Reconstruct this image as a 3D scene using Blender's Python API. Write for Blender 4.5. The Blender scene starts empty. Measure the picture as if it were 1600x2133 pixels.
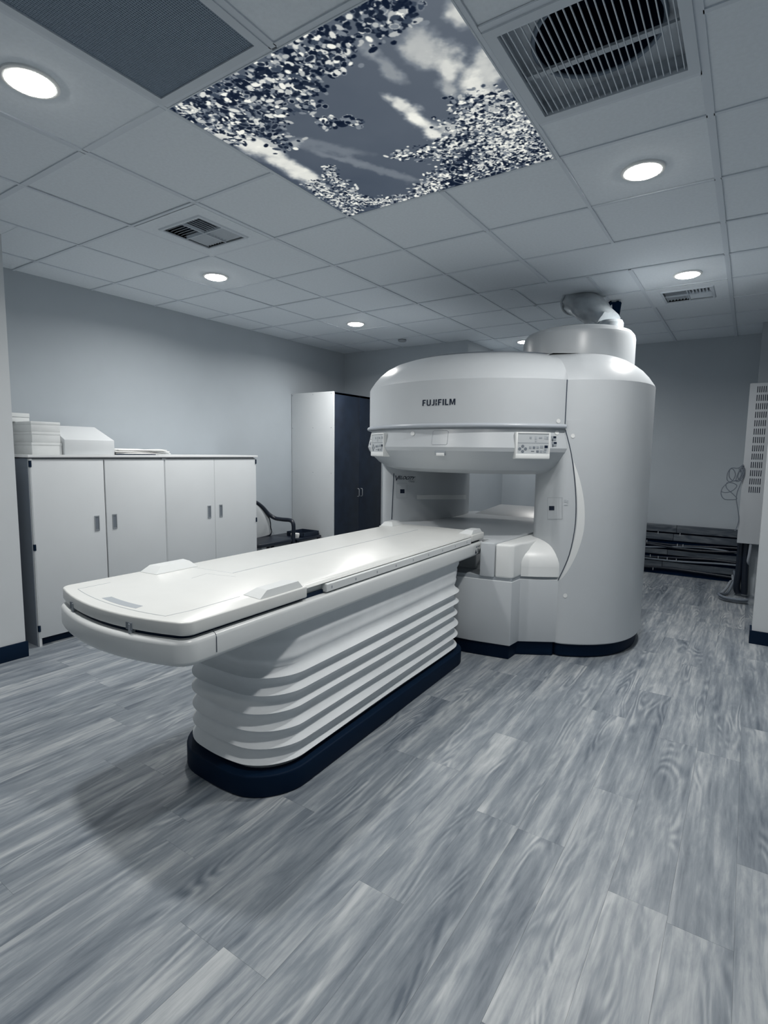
import bpy, bmesh, math, random
import numpy as np
from mathutils import Vector, Matrix

random.seed(7)
rng = np.random.default_rng(11)
scene = bpy.context.scene
COL = scene.collection

# ------------------------------------------------------------------ camera
H = 2.83                                   # ceiling height
T = 0.61                                   # ceiling module
CAM = np.array([2.05991, -1.46491, H - 1.36601])
RM = np.array([[0.832041, 0.554558, 0.013132],
               [0.071313, -0.083460, -0.993956],
               [-0.550111, 0.827949, -0.108989]])     # rows: right, down, forward
FPX = 1138.4                               # focal length in pixels of the 1600 x 2133 frame
cam_data = bpy.data.cameras.new('camera')
cam_data.sensor_fit = 'HORIZONTAL'
cam_data.sensor_width = 36.0
cam_data.lens = FPX / 1600 * 36.0
cam_data.clip_start = 0.02
cam = bpy.data.objects.new('camera', cam_data)
COL.objects.link(cam)
m3 = Matrix((RM[0], -RM[1], -RM[2])).transposed()
cam.matrix_world = Matrix.Translation(Vector(CAM)) @ m3.to_4x4()
scene.camera = cam

# ------------------------------------------------------------------ world, exposure
world = bpy.data.worlds.new('world')
scene.world = world
world.use_nodes = True
world.node_tree.nodes['Background'].inputs[0].default_value = (0.02, 0.03, 0.05, 1)
world.node_tree.nodes['Background'].inputs[1].default_value = 0.2
vs = scene.view_settings
vs.view_transform = 'Standard'
vs.look = 'None'
vs.gamma = 1.0
vs.use_curve_mapping = False
vs.exposure = 0.06
LAMP_COL = (1.0, 0.98, 0.95)
LAMP_W = 22.0                              # power of each downlight


def ray(q):
    return RM.T @ np.array([q[0] - 800.0, q[1] - 1066.5, FPX])


def onz(q, z):
    d = ray(q)
    return CAM + d * ((z - CAM[2]) / d[2])


def onx(q, x):
    d = ray(q)
    return CAM + d * ((x - CAM[0]) / d[0])


def ony(q, y):
    d = ray(q)
    return CAM + d * ((y - CAM[1]) / d[1])


# ------------------------------------------------------------------ materials
MATS = {}


def mat(name, col, rough=0.5, spec=0.5, metal=0.0, emit=None, strength=0.0,
        noise=0.0, nscale=20.0, bump=0.0, bscale=200.0, coat=0.0, alpha=1.0, trans=0.0):
    m = bpy.data.materials.new(name)
    m.use_nodes = True
    nt = m.node_tree
    b = nt.nodes['Principled BSDF']
    b.inputs['Base Color'].default_value = (*col, 1)
    b.inputs['Roughness'].default_value = rough
    b.inputs['Specular IOR Level'].default_value = spec
    b.inputs['Metallic'].default_value = metal
    b.inputs['Coat Weight'].default_value = coat
    b.inputs['Alpha'].default_value = alpha
    b.inputs['Transmission Weight'].default_value = trans
    if emit:
        b.inputs['Emission Color'].default_value = (*emit, 1)
        b.inputs['Emission Strength'].default_value = strength
    tc = nt.nodes.new('ShaderNodeTexCoord')
    if noise > 0:
        n = nt.nodes.new('ShaderNodeTexNoise')
        n.inputs['Scale'].default_value = nscale
        n.inputs['Detail'].default_value = 4
        nt.links.new(tc.outputs['Object'], n.inputs['Vector'])
        r = nt.nodes.new('ShaderNodeValToRGB')
        r.color_ramp.elements[0].position = 0.3
        r.color_ramp.elements[1].position = 0.7
        r.color_ramp.elements[0].color = (*[max(0, c * (1 - noise)) for c in col], 1)
        r.color_ramp.elements[1].color = (*[min(1, c * (1 + noise)) for c in col], 1)
        nt.links.new(n.outputs['Fac'], r.inputs['Fac'])
        nt.links.new(r.outputs['Color'], b.inputs['Base Color'])
    if bump > 0:
        n = nt.nodes.new('ShaderNodeTexNoise')
        n.inputs['Scale'].default_value = bscale
        n.inputs['Detail'].default_value = 3
        nt.links.new(tc.outputs['Object'], n.inputs['Vector'])
        bp = nt.nodes.new('ShaderNodeBump')
        bp.inputs['Strength'].default_value = bump
        bp.inputs['Distance'].default_value = 0.002
        nt.links.new(n.outputs['Fac'], bp.inputs['Height'])
        nt.links.new(bp.outputs['Normal'], b.inputs['Normal'])
    MATS[name] = m
    return m


NAVY = (0.0022, 0.0108, 0.0290)
mat('wall_paint', (0.405, 0.45, 0.49), 0.75, 0.25, noise=0.02, nscale=3, bump=0.10, bscale=350)
mat('wall_white', (0.58, 0.61, 0.63), 0.7, 0.3, noise=0.02, nscale=3, bump=0.10, bscale=350)
mat('tile', (0.68, 0.73, 0.775), 0.9, 0.1, noise=0.03, nscale=60, bump=0.35, bscale=420)
mat('tee', (0.58, 0.63, 0.685), 0.5, 0.3)
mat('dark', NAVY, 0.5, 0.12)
mat('plinth', (0.0022, 0.0108, 0.0290), 0.55, 0.08)
mat('void', (0.0018, 0.0120, 0.036), 0.9, 0.05)
mat('plastic', (0.485, 0.515, 0.54), 0.32, 0.45, noise=0.012, nscale=5, bump=0.03, bscale=500)
mat('plastic_lite', (0.72, 0.74, 0.74), 0.35, 0.4)
mat('table_white', (0.62, 0.645, 0.65), 0.28, 0.45, noise=0.012, nscale=6)
mat('table_top', (0.60, 0.615, 0.605), 0.30, 0.45, noise=0.015, nscale=9)
mat('fabric', (0.66, 0.69, 0.71), 0.55, 0.25, noise=0.03, nscale=10, bump=0.06, bscale=60)
mat('seam', (0.045, 0.06, 0.085), 0.7, 0.1)
mat('softseam', (0.40, 0.43, 0.46), 0.7, 0.1)
mat('ring', (0.42, 0.455, 0.50), 0.3, 0.5)
mat('ink', (0.004, 0.011, 0.03), 0.5, 0.3)
mat('grey', (0.30, 0.33, 0.36), 0.5, 0.3)
mat('midgrey', (0.16, 0.185, 0.215), 0.5, 0.3)
mat('panelgrey', (0.46, 0.49, 0.51), 0.4, 0.4)
mat('cabinet', (0.60, 0.63, 0.65), 0.45, 0.35, noise=0.015, nscale=4)
mat('cabinet_side', (0.44, 0.475, 0.51), 0.5, 0.3)
mat('side_shade', (0.17, 0.20, 0.24), 0.6, 0.2)
mat('board_white', (0.70, 0.72, 0.73), 0.5, 0.3)
mat('cardboard', (0.66, 0.685, 0.69), 0.8, 0.1, noise=0.03, nscale=14)
mat('linen', (0.78, 0.79, 0.78), 0.9, 0.1, bump=0.2, bscale=60)
mat('darkwood', (0.0135, 0.022, 0.040), 0.45, 0.3, noise=0.22, nscale=7)
mat('metal', (0.42, 0.45, 0.48), 0.35, 0.5, metal=0.7)
mat('blackplastic', (0.006, 0.011, 0.022), 0.35, 0.5)
mat('cushion', (0.50, 0.53, 0.55), 0.9, 0.1, bump=0.2, bscale=80)
mat('steel', (0.46, 0.495, 0.53), 0.5, 0.35)
mat('cable', (0.16, 0.19, 0.23), 0.5, 0.3)
mat('cable_lite', (0.26, 0.29, 0.33), 0.5, 0.3)
mat('grille', (0.19, 0.24, 0.30), 0.6, 0.2)
mat('louver', (0.54, 0.59, 0.64), 0.5, 0.3)
mat('sheetmetal', (0.50, 0.55, 0.60), 0.55, 0.3)
mat('film', (0.40, 0.44, 0.47), 0.18, 0.6, noise=0.25, nscale=6, bump=0.5, bscale=18)
mat('lens', (0.9, 0.9, 0.88), 0.4, 0.3, emit=(1.0, 0.975, 0.91), strength=42.0)
mat('trim', (0.80, 0.81, 0.80), 0.4, 0.4)


def wood_material(name, lo, mid, hi, rough, spec, along='Y', gain=1.0):
    m = bpy.data.materials.new(name)
    m.use_nodes = True
    nt = m.node_tree
    L = nt.links
    b = nt.nodes['Principled BSDF']
    b.inputs['Roughness'].default_value = rough
    b.inputs['Specular IOR Level'].default_value = spec
    tc = nt.nodes.new('ShaderNodeTexCoord')
    oi = nt.nodes.new('ShaderNodeObjectInfo')
    mul = nt.nodes.new('ShaderNodeMath')
    mul.operation = 'MULTIPLY'
    mul.inputs[1].default_value = 57.0
    L.new(oi.outputs['Random'], mul.inputs[0])
    cmb = nt.nodes.new('ShaderNodeCombineXYZ')
    L.new(mul.outputs[0], cmb.inputs['Z'])
    L.new(mul.outputs[0], cmb.inputs['X'])
    add = nt.nodes.new('ShaderNodeVectorMath')
    add.operation = 'ADD'
    L.new(tc.outputs['Object'], add.inputs[0])
    L.new(cmb.outputs[0], add.inputs[1])

    def mapped(sx, sy, sz=1.0):
        mp = nt.nodes.new('ShaderNodeMapping')
        s = (sx, sy, sz) if along == 'Y' else (sy, sx, sx)
        mp.inputs['Scale'].default_value = s
        L.new(add.outputs[0], mp.inputs['Vector'])
        return mp.outputs[0]

    def noise(vec, scale, detail, dist=0.0, ro=0.55):
        n = nt.nodes.new('ShaderNodeTexNoise')
        n.inputs['Scale'].default_value = scale
        n.inputs['Detail'].default_value = detail
        n.inputs['Distortion'].default_value = dist
        n.inputs['Roughness'].default_value = ro
        L.new(vec, n.inputs['Vector'])
        return n.outputs['Fac']

    broad = noise(mapped(13, 0.9), 1.0, 3, 0.4)          # wide streaks along the board
    fine = noise(mapped(80, 5.0), 1.0, 4, 0.9, 0.65)     # grain
    blot = noise(mapped(11, 2.0), 1.4, 5, 0.5, 0.66)       # weathered patches
    wv = nt.nodes.new('ShaderNodeTexWave')
    wv.wave_type = 'BANDS'
    wv.bands_direction = 'X' if along == 'Y' else 'Y'
    wv.inputs['Scale'].default_value = 4.0
    wv.inputs['Distortion'].default_value = 9.0
    wv.inputs['Detail'].default_value = 2.5
    wv.inputs['Detail Scale'].default_value = 0.9
    L.new(mapped(2.2, 0.55), wv.inputs['Vector'])

    def madd(a, k, bb=None, c=None):
        n = nt.nodes.new('ShaderNodeMath')
        n.operation = 'MULTIPLY_ADD'
        L.new(a, n.inputs[0])
        n.inputs[1].default_value = k
        if bb is not None:
            L.new(bb, n.inputs[2])
        else:
            n.inputs[2].default_value = c
        return n.outputs[0]
    v = madd(broad, 1.00 * gain, None, 0.5 - 0.5 * (1.00 + .40 + .80) * gain - 0.035 - 0.075)
    v = madd(fine, 0.40 * gain, v)
    v = madd(blot, 0.80 * gain, v)
    v = madd(wv.outputs['Fac'], 0.07, v)
    v = madd(oi.outputs['Random'], 0.15, v)
    cn = noise(mapped(7.5, 1.15), 1.0, 1.5, 0.25, 0.4)      # cathedral grain: contour lines of a slow noise
    sn = nt.nodes.new('ShaderNodeMath')
    sn.operation = 'SINE'
    L.new(madd(cn, 95.0, None, 0.0), sn.inputs[0])
    mk = nt.nodes.new('ShaderNodeMapRange')
    mk.inputs['From Min'].default_value = 0.50
    mk.inputs['From Max'].default_value = 0.66
    L.new(noise(mapped(9, 1.0, 3.0), 1.7, 2, 0.2), mk.inputs['Value'])
    pm = nt.nodes.new('ShaderNodeMath')
    pm.operation = 'MULTIPLY'
    L.new(sn.outputs[0], pm.inputs[0])
    L.new(mk.outputs['Result'], pm.inputs[1])
    v = madd(pm.outputs[0], 0.15, v)
    r = nt.nodes.new('ShaderNodeValToRGB')
    e = r.color_ramp.elements
    e[0].position = 0.14
    e[0].color = (*lo, 1)
    e[1].position = 0.86
    e[1].color = (*hi, 1)
    k = e.new(0.48)
    k.color = (*mid, 1)
    L.new(v, r.inputs['Fac'])
    L.new(r.outputs['Color'], b.inputs['Base Color'])
    bp = nt.nodes.new('ShaderNodeBump')
    bp.inputs['Strength'].default_value = 0.12
    bp.inputs['Distance'].default_value = 0.001
    L.new(fine, bp.inputs['Height'])
    L.new(bp.outputs['Normal'], b.inputs['Normal'])
    MATS[name] = m


wood_material('plank', (0.095, 0.118, 0.148), (0.215, 0.245, 0.275), (0.45, 0.475, 0.49), 0.42, 0.4)
wood_material('rail_wood', (0.02, 0.03, 0.045), (0.07, 0.085, 0.105), (0.15, 0.17, 0.19), 0.6, 0.2, along='X')

# ------------------------------------------------------------------ object helpers
WPOS = {}


def tag(o, label=None, cat=None, group=None, kind=None):
    if label:
        o['label'] = label
    if cat:
        o['category'] = cat
    if group:
        o['group'] = group
    if kind:
        o['kind'] = kind
    return o


def link(name, me, m, parent=None, at=(0, 0, 0), smooth=False):
    o = bpy.data.objects.new(name, me)
    COL.objects.link(o)
    if m is not None and len(me.materials) == 0:
        me.materials.append(MATS[m] if isinstance(m, str) else m)
    if smooth:
        for p in me.polygons:
            p.use_smooth = True
    at = Vector(at)
    WPOS[o.name] = at
    if parent is not None:
        o.parent = parent
        o.location = at - WPOS[parent.name]
    else:
        o.location = at
    return o


def empty(name, at, label=None, cat=None, group=None, kind=None):
    o = bpy.data.objects.new(name, None)
    o.empty_display_size = 0.05
    COL.objects.link(o)
    o.location = at
    WPOS[o.name] = Vector(at)
    return tag(o, label, cat, group, kind)


def mesh(name, verts, faces):
    me = bpy.data.meshes.new(name)
    me.from_pydata([tuple(map(float, v)) for v in verts], [], faces)
    me.update()
    return me


def finish(bm, name, bevel=0.0, seg=2, angle=35):
    bmesh.ops.recalc_face_normals(bm, faces=bm.faces)
    if bevel > 0:
        ed = [e for e in bm.edges if e.is_manifold and e.calc_face_angle(0) > math.radians(angle)]
        bmesh.ops.bevel(bm, geom=ed, offset=bevel, segments=seg, profile=0.5, affect='EDGES', clamp_overlap=True)
    me = bpy.data.meshes.new(name)
    bm.to_mesh(me)
    bm.free()
    return me


def autosmooth(me, deg=32):
    me.polygons.foreach_set('use_smooth', [True] * len(me.polygons))
    bm = bmesh.new()
    bm.from_mesh(me)
    for e in bm.edges:
        e.smooth = not (e.is_manifold and e.calc_face_angle(0) > math.radians(deg))
    bm.to_mesh(me)
    bm.free()


def bm_box(bm, x0, x1, y0, y1, z0, z1, M=None):
    vs = [bm.verts.new(M @ Vector(p) if M else p) for p in
          ((x0, y0, z0), (x1, y0, z0), (x1, y1, z0), (x0, y1, z0), (x0, y0, z1), (x1, y0, z1), (x1, y1, z1), (x0, y1, z1))]
    for f in ((0, 3, 2, 1), (4, 5, 6, 7), (0, 1, 5, 4), (1, 2, 6, 5), (2, 3, 7, 6), (3, 0, 4, 7)):
        bm.faces.new([vs[i] for i in f])


def box(name, x0, x1, y0, y1, z0, z1, m, parent=None, bevel=0.0, at=(0, 0, 0), seg=2, M=None):
    bm = bmesh.new()
    bm_box(bm, x0, x1, y0, y1, z0, z1, M)
    me = finish(bm, name, bevel, seg)
    if bevel > 0:
        autosmooth(me)
    return link(name, me, m, parent, at)


def boxes(name, lst, m, parent=None, bevel=0.0, at=(0, 0, 0)):
    bm = bmesh.new()
    for b in lst:
        bm_box(bm, *b)
    return link(name, finish(bm, name, bevel), m, parent, at)


def bm_prism(bm, pts, z0, z1):
    a = [bm.verts.new((p[0], p[1], z0)) for p in pts]
    b = [bm.verts.new((p[0], p[1], z1)) for p in pts]
    n = len(pts)
    bm.faces.new(list(reversed(a)))
    bm.faces.new(b)
    for i in range(n):
        bm.faces.new((a[i], a[(i + 1) % n], b[(i + 1) % n], b[i]))


def prism(name, pts, z0, z1, m, parent=None, bevel=0.0, seg=3, at=(0, 0, 0), angle=35):
    bm = bmesh.new()
    bm_prism(bm, pts, z0, z1)
    me = finish(bm, name, bevel, seg, angle)
    autosmooth(me)
    return link(name, me, m, parent, at)


def loft(name, rings, m, parent=None, cap=True, at=(0, 0, 0), deg=40, closed=True):
    vs, fs = [], []
    n = len(rings[0])
    for r in rings:
        vs += [tuple(p) for p in r]
    for k in range(len(rings) - 1):
        for i in range(n if closed else n - 1):
            j = (i + 1) % n
            fs.append((k * n + i, k * n + j, (k + 1) * n + j, (k + 1) * n + i))
    if cap:
        fs.append(tuple(reversed(range(n))))
        fs.append(tuple(range((len(rings) - 1) * n, len(rings) * n)))
    me = mesh(name, vs, fs)
    bm = bmesh.new()
    bm.from_mesh(me)
    bmesh.ops.recalc_face_normals(bm, faces=bm.faces)
    bm.to_mesh(me)
    bm.free()
    autosmooth(me, deg)
    return link(name, me, m, parent, at)


def tube(name, pts, r, m, parent=None, n=8, at=(0, 0, 0), radii=None, closed=False):
    pts = [Vector(p) for p in pts]
    rings = []
    up = Vector((0.13, 0.21, 0.97)).normalized()
    N = len(pts)
    for i, p in enumerate(pts):
        if closed:
            t = (pts[(i + 1) % N] - pts[i - 1]).normalized()
        else:
            t = (pts[min(i + 1, N - 1)] - pts[max(i - 1, 0)]).normalized()
        a = t.cross(up)
        if a.length < 0.05:
            a = t.cross(Vector((1, 0, 0)))
        a.normalize()
        b = t.cross(a)
        rr = radii[i] if radii else r
        rings.append([p + (a * math.cos(2 * math.pi * k / n) + b * math.sin(2 * math.pi * k / n)) * rr for k in range(n)])
    if closed:
        rings.append(rings[0])
    return loft(name, rings, m, parent, cap=not closed, at=at, deg=60)


def catmull(pts, sub=8, closed=True):
    pts = [np.array(p, float) for p in pts]
    N = len(pts)
    out = []
    rngi = range(N if closed else N - 1)
    for i in rngi:
        if closed:
            p0, p1, p2, p3 = pts[i - 1], pts[i], pts[(i + 1) % N], pts[(i + 2) % N]
        else:
            p0, p1, p2, p3 = pts[max(i - 1, 0)], pts[i], pts[i + 1], pts[min(i + 2, N - 1)]
        for k in range(sub):
            t = k / sub
            out.append(0.5 * ((2 * p1) + (-p0 + p2) * t + (2 * p0 - 5 * p1 + 4 * p2 - p3) * t * t + (-p0 + 3 * p1 - 3 * p2 + p3) * t ** 3))
    if not closed:
        out.append(pts[-1])
    return [tuple(p) for p in out]


def inset(pts, d):
    n = len(pts)
    P = np.array(pts)[:, :2]
    area = 0.5 * np.sum(P[:, 0] * np.roll(P[:, 1], -1) - np.roll(P[:, 0], -1) * P[:, 1])
    s = 1 if area > 0 else -1
    out = []
    for i in range(n):
        t = P[(i + 1) % n] - P[i - 1]
        t /= (np.linalg.norm(t) + 1e-9)
        nrm = np.array([-t[1], t[0]]) * s
        out.append(tuple(P[i] + nrm * d))
    return out


def rrect(x0, x1, y0, y1, r, n=8, bow=0.0):
    out = []
    for cx, cy, a0 in ((x1 - r, y0 + r, -90), (x1 - r, y1 - r, 0), (x0 + r, y1 - r, 90), (x0 + r, y0 + r, 180)):
        for k in range(n + 1):
            a = math.radians(a0 + 90 * k / n)
            out.append([cx + r * math.cos(a), cy + r * math.sin(a)])
    if bow:
        xc, hw = (x0 + x1) / 2, (x1 - x0) / 2
        # subdivide the front edge so it can bow
        front = []
        a, b = out[-1], out[0]
        for k in range(1, 12):
            front.append([a[0] + (b[0] - a[0]) * k / 12, a[1] + (b[1] - a[1]) * k / 12])
        out = out + front
        ym = (y0 + y1) / 2
        for p in out:
            if p[1] < y0 + 2 * r + 1e-6 and p[1] < ym:
                w = max(0, 1 - ((p[0] - xc) / hw) ** 2)
                p[1] -= bow * w
    return [tuple(p) for p in out]


def lathe(name, prof, cx, cy, m, parent=None, n=128, deg=25, at=(0, 0, 0)):
    rings = [[(cx + r * math.cos(2 * math.pi * i / n), cy + r * math.sin(2 * math.pi * i / n), z) for i in range(n)] for r, z in prof]
    return loft(name, rings, m, parent, cap=True, deg=deg, at=at)


# ------------------------------------------------------------------ room shell
XL, XN, XB, XR = -2.81, -2.086, -0.90, 3.50
YF, YS, YB1, YB = -4.0, 0.243, 4.79, 6.07
ZONES = ((XN, XR, YF, YS), (XL, XR, YS, YB1), (XB, XR, YB1, YB))


def clip_rect(x0, x1, y0, y1):
    out = []
    for a, b, c, d in ZONES:
        q = (max(x0, a), min(x1, b), max(y0, c), min(y1, d))
        if q[1] - q[0] > 0.012 and q[3] - q[2] > 0.012:
            if out and abs(out[-1][0] - q[0]) < 1e-6 and abs(out[-1][1] - q[1]) < 1e-6:
                out[-1] = (q[0], q[1], out[-1][2], q[3])
            else:
                out.append(q)
    return out


floor = box('floor', XL - .15, XR + .15, YF - .15, YB + .15, -0.12, -0.006, 'midgrey')
tag(floor, 'grey weathered wood-look plank floor', 'floor', kind='structure')
PW, PL = 0.18, 1.22
full = None
kx = math.floor((XL - 2.125) / PW)
x = 2.125 + kx * PW
row = 0
while x < XR:
    y = YF - (row * 0.47 + (row % 3) * 0.19 + random.random() * 0.22) % PL
    while y < YB:
        for q in clip_rect(x, x + PW, y, y + PL):
            g = 0.00022
            cx, cy = (q[0] + q[1]) / 2, (q[2] + q[3]) / 2
            hx, hy = (q[1] - q[0]) / 2 - g, (q[3] - q[2]) / 2 - g
            isfull = abs(hx * 2 - PW + 2 * g) < 1e-6 and abs(hy * 2 - PL + 2 * g) < 1e-6
            if isfull and full:
                me = full
            else:
                bm = bmesh.new()
                bm_box(bm, -hx, hx, -hy, hy, -0.006, 0.0)
                me = finish(bm, 'plank')
                if isfull:
                    full = me
            o = link('plank', me, 'plank', floor, (cx, cy, random.uniform(-0.00025, 0)))
        y += PL
    x += PW
    row += 1


def wall(name, x0, x1, y0, y1, label, m='wall_paint', z0=-0.12, z1=H + 0.32):
    return tag(box(name, x0, x1, y0, y1, z0, z1, m), label, 'wall', kind='structure')


wall('wall_left', XL - .15, XL, YS, YB1, 'grey painted side wall behind the storage cabinets')
wall('wall_near_left', XL - .15, XN, YF, YS, 'pale wall end at the left edge with a black baseboard', 'wall_white')
wall('wall_back_left', XL - .15, XB, YB1, YB + .15, 'boxed-out grey back wall beside the tall dark-doored cabinet')
wall('wall_back', XB, XR, YB, YB + .15, 'grey back wall behind the scanner with cable boards at its foot')
wall('wall_back_right', 2.074, XR, 5.45, YB, 'boxed-out wall above the slotted steel enclosure')
wall('wall_near_right', 2.17, XR, 3.64, 3.80, 'pale wall end at the right edge with a black baseboard', 'wall_white')
wall('wall_right', XR, XR + .15, YF, YB + .15, 'grey right-hand wall outside the view')
wall('wall_front', XL - .15, XR + .15, YF - .15, YF, 'grey wall behind the camera')
tag(box('baseboard_left', XN, XN + .014, YF, YS + .012, 0, .112, 'dark', bevel=.003),
    'black baseboard on the wall end at the left edge', 'baseboard', kind='structure')
tag(boxes('baseboard_right', [(2.156, XR, 3.626, 3.64, 0, .104), (2.156, 2.17, 3.64, 3.80, 0, .104)], 'dark'),
    'black baseboard on the wall end at the right edge', 'baseboard', kind='structure')

# ------------------------------------------------------------------ ceiling
ceiling = tag(box('ceiling', XL - .15, XR + .15, YF - .15, YB + .15, H + .32, H + .45, 'void'),
              'suspended ceiling of square white tiles in a grey grid', 'ceiling', kind='structure')
SPECIAL = [(0, 2, 0, 2), (0, 1, -2, 0), (2, 3, 0.5, 1.5), (-2, -1, 1, 2), (2, 3, 6, 7)]
cells = []
for i in range(-7, 10):
    for j in range(-5, 6):
        c = (j, j + 1, i, i + 1)
        if any(s[0] <= j < s[1] and s[2] <= i < s[3] for s in SPECIAL) or (j == 2 and i in (0, 1)):
            continue
        if i == 4 and j in (1, 2):
            if j == 1:
                cells.append((1, 3, 4, 5))
            continue
        if i in (5, 6) and j in (0, 1):
            if j == 0:
                cells += [(0, .5, i, i + 1), (.5, 1.5, i, i + 1), (1.5, 2, i, i + 1)]
            continue
        cells.append(c)
cells += [(2, 3, 0, .5), (2, 3, 1.5, 2)]
tile_me = {}
for c in cells:
    s = .007
    for q in clip_rect(c[0] * T + s, c[1] * T - s, c[2] * T + s, c[3] * T - s):
        hx, hy = (q[1] - q[0]) / 2, (q[3] - q[2]) / 2
        key = (round(hx, 4), round(hy, 4))
        if key not in tile_me:
            bm = bmesh.new()
            bm_box(bm, -hx, hx, -hy, hy, 0, 0.015)
            tile_me[key] = finish(bm, 'ceiling_tile')
        link('ceiling_tile', tile_me[key], 'tile', ceiling, ((q[0] + q[1]) / 2, (q[2] + q[3]) / 2, H + .004 + random.uniform(-.0012, .0015)))


def tee(x0, x1, y0, y1, w):
    if x1 - x0 < y1 - y0:
        r = (x0 - w / 2, x1 + w / 2, y0, y1)
    else:
        r = (x0, x1, y0 - w / 2, y1 + w / 2)
    for q in clip_rect(*r):
        box('tee_bar', q[0], q[1], q[2], q[3], H - .002, H + .004, 'tee', ceiling)


for j in range(-4, 6):
    X = j * T
    w = .030 if j in (-1, 1, 3) else .018
    segs = [(YF, YB)]
    if j == 1:
        segs = [(YF, 0), (2 * T, 5 * T), (7 * T, YB)]
    elif j == 2:
        segs = [(YF, 4 * T), (5 * T, YB)]
    for a, b in segs:
        tee(X, X, a, b, .030 if (j == 2 and a > 2) else w)
for X in (.5 * T, 1.5 * T):
    tee(X, X, 5 * T, 7 * T, .024)
for i in range(-6, 10):
    Y = i * T
    w = .030 if i in (0, 5) else .018
    for j in range(-5, 6):
        if (i == 1 and 0 <= j < 3) or (i == -1 and j == 0):
            continue
        tee(j * T + .011, (j + 1) * T - .011, Y, Y, w)
for i in (.5, 1.5):
    tee(2 * T + .011, 3 * T - .011, i * T, i * T, .026)


def round_disc(bm, r, z, n=40, cx=0, cy=0):
    vs = [bm.verts.new((cx + r * math.cos(2 * math.pi * k / n), cy + r * math.sin(2 * math.pi * k / n), z)) for k in range(n)]
    return vs


def downlight(j, i, label, power=1.0):
    x, y = j * T, i * T
    root = empty('downlight', (x, y, H), label, 'ceiling light', 'round recessed ceiling lights')
    n = 48
    prof = [(.098, .004), (.098, -.003), (.092, -.006), (.083, -.006), (.081, -.002), (.081, .004)]
    rings = [[(r * math.cos(2 * math.pi * k / n), r * math.sin(2 * math.pi * k / n), z) for k in range(n)] for r, z in prof]
    rings.append(rings[0])
    loft('trim_ring', rings, 'trim', root, cap=False, at=(x, y, H), deg=50)
    prof = [(.0805, .003), (.0805, -.003), (.079, -.008), (.070, -.0125), (.05, -.016), (.02, -.018)]
    rings = [[(r * math.cos(2 * math.pi * k / n), r * math.sin(2 * math.pi * k / n), z) for k in range(n)] for r, z in prof]
    loft('lens', rings, 'lens', root, cap=True, at=(x, y, H), deg=60)
    ld = bpy.data.lights.new('downlight_lamp', 'AREA')
    ld.shape = 'DISK'
    ld.size = 0.15
    ld.energy = LAMP_W * power
    ld.color = LAMP_COL
    ld.spread = math.radians(160)
    lo = bpy.data.objects.new('downlight_lamp', ld)
    COL.objects.link(lo)
    lo.parent = root
    lo.location = (0, 0, -.022)


downlight(-.48, -.60, 'large round downlight left of the dark return grille')
downlight(2.51, 2.54, 'round downlight between the sky picture and the right ceiling edge')
downlight(-2.58, 2.53, 'round downlight just past the left square air vent')
downlight(2.57, 5.55, 'round downlight in front of the right square air vent', .85)
downlight(-2.57, 5.57, 'small round downlight above the tall dark-doored cabinet')
downlight(-.55, 8.53, 'farthest small downlight, just above the scanner top', .6)
downlight(2.5, -.5, 'round downlight overhead, nearer than the fan grille', .7)
downlight(1.5, -5.5, 'added fill light behind the camera, shaped like the round downlights', .5)  # added unseen fill lamp, lifts the front faces of the table

# return air grille: frame and perforated plate of fine bars
x0, x1, y0, y1 = 0 * T, 1 * T, -2 * T, 0 * T
rg = empty('return_grille', ((x0 + x1) / 2, (y0 + y1) / 2, H), 'dark perforated return air grille beside the sky picture', 'vent')
w = .045
boxes('frame', [(x0 + .012, x1 - .012, y0 + .012, y0 + w, H - .006, H + .006), (x0 + .012, x1 - .012, y1 - w, y1 - .012, H - .006, H + .006),
                (x0 + .012, x0 + w, y0 + w, y1 - w, H - .006, H + .006), (x1 - w, x1 - .012, y0 + w, y1 - w, H - .006, H + .006)], 'louver', rg)
box('back_plate', x0 + w, x1 - w, y0 + w, y1 - w, H + .006, H + .016, 'void', rg)
bl = []
k = x0 + w
while k < x1 - w:
    bl.append((k, k + .0055, y0 + w, y1 - w, H - .001, H + .005))
    k += .0085
k = y0 + w
while k < y1 - w:
    bl.append((x0 + w, x1 - w, k, k + .0055, H - .0005, H + .0045))
    k += .0085
boxes('perforated_plate', bl, 'grille', rg)['kind'] = 'stuff'

# ceiling exhaust fan behind a bar grille
x0, x1, y0, y1 = 2 * T, 3 * T, .5 * T, 1.5 * T
fx, fy = (x0 + x1) / 2, (y0 + y1) / 2
fg = empty('exhaust_fan_grille', (fx, fy, H), 'square ceiling grille of thin bars over a dark round fan opening', 'vent')
w = .05
boxes('frame', [(x0 + .013, x1 - .013, y0 + .013, y0 + w, H - .008, H + .006), (x0 + .013, x1 - .013, y1 - w, y1 - .013, H - .008, H + .006),
                (x0 + .013, x0 + w, y0 + w, y1 - w, H - .008, H + .006), (x1 - w, x1 - .013, y0 + w, y1 - w, H - .008, H + .006)], 'louver', fg)
d = .06
boxes('housing', [(x0 + .03, x0 + .036, y0 + .03, y1 - .03, H + .008, H + d), (x1 - .036, x1 - .03, y0 + .03, y1 - .03, H + .008, H + d),
                  (x0 + .03, x1 - .03, y0 + .03, y0 + .036, H + .008, H + d), (x0 + .03, x1 - .03, y1 - .036, y1 - .03, H + .008, H + d)], 'sheetmetal', fg)
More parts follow.
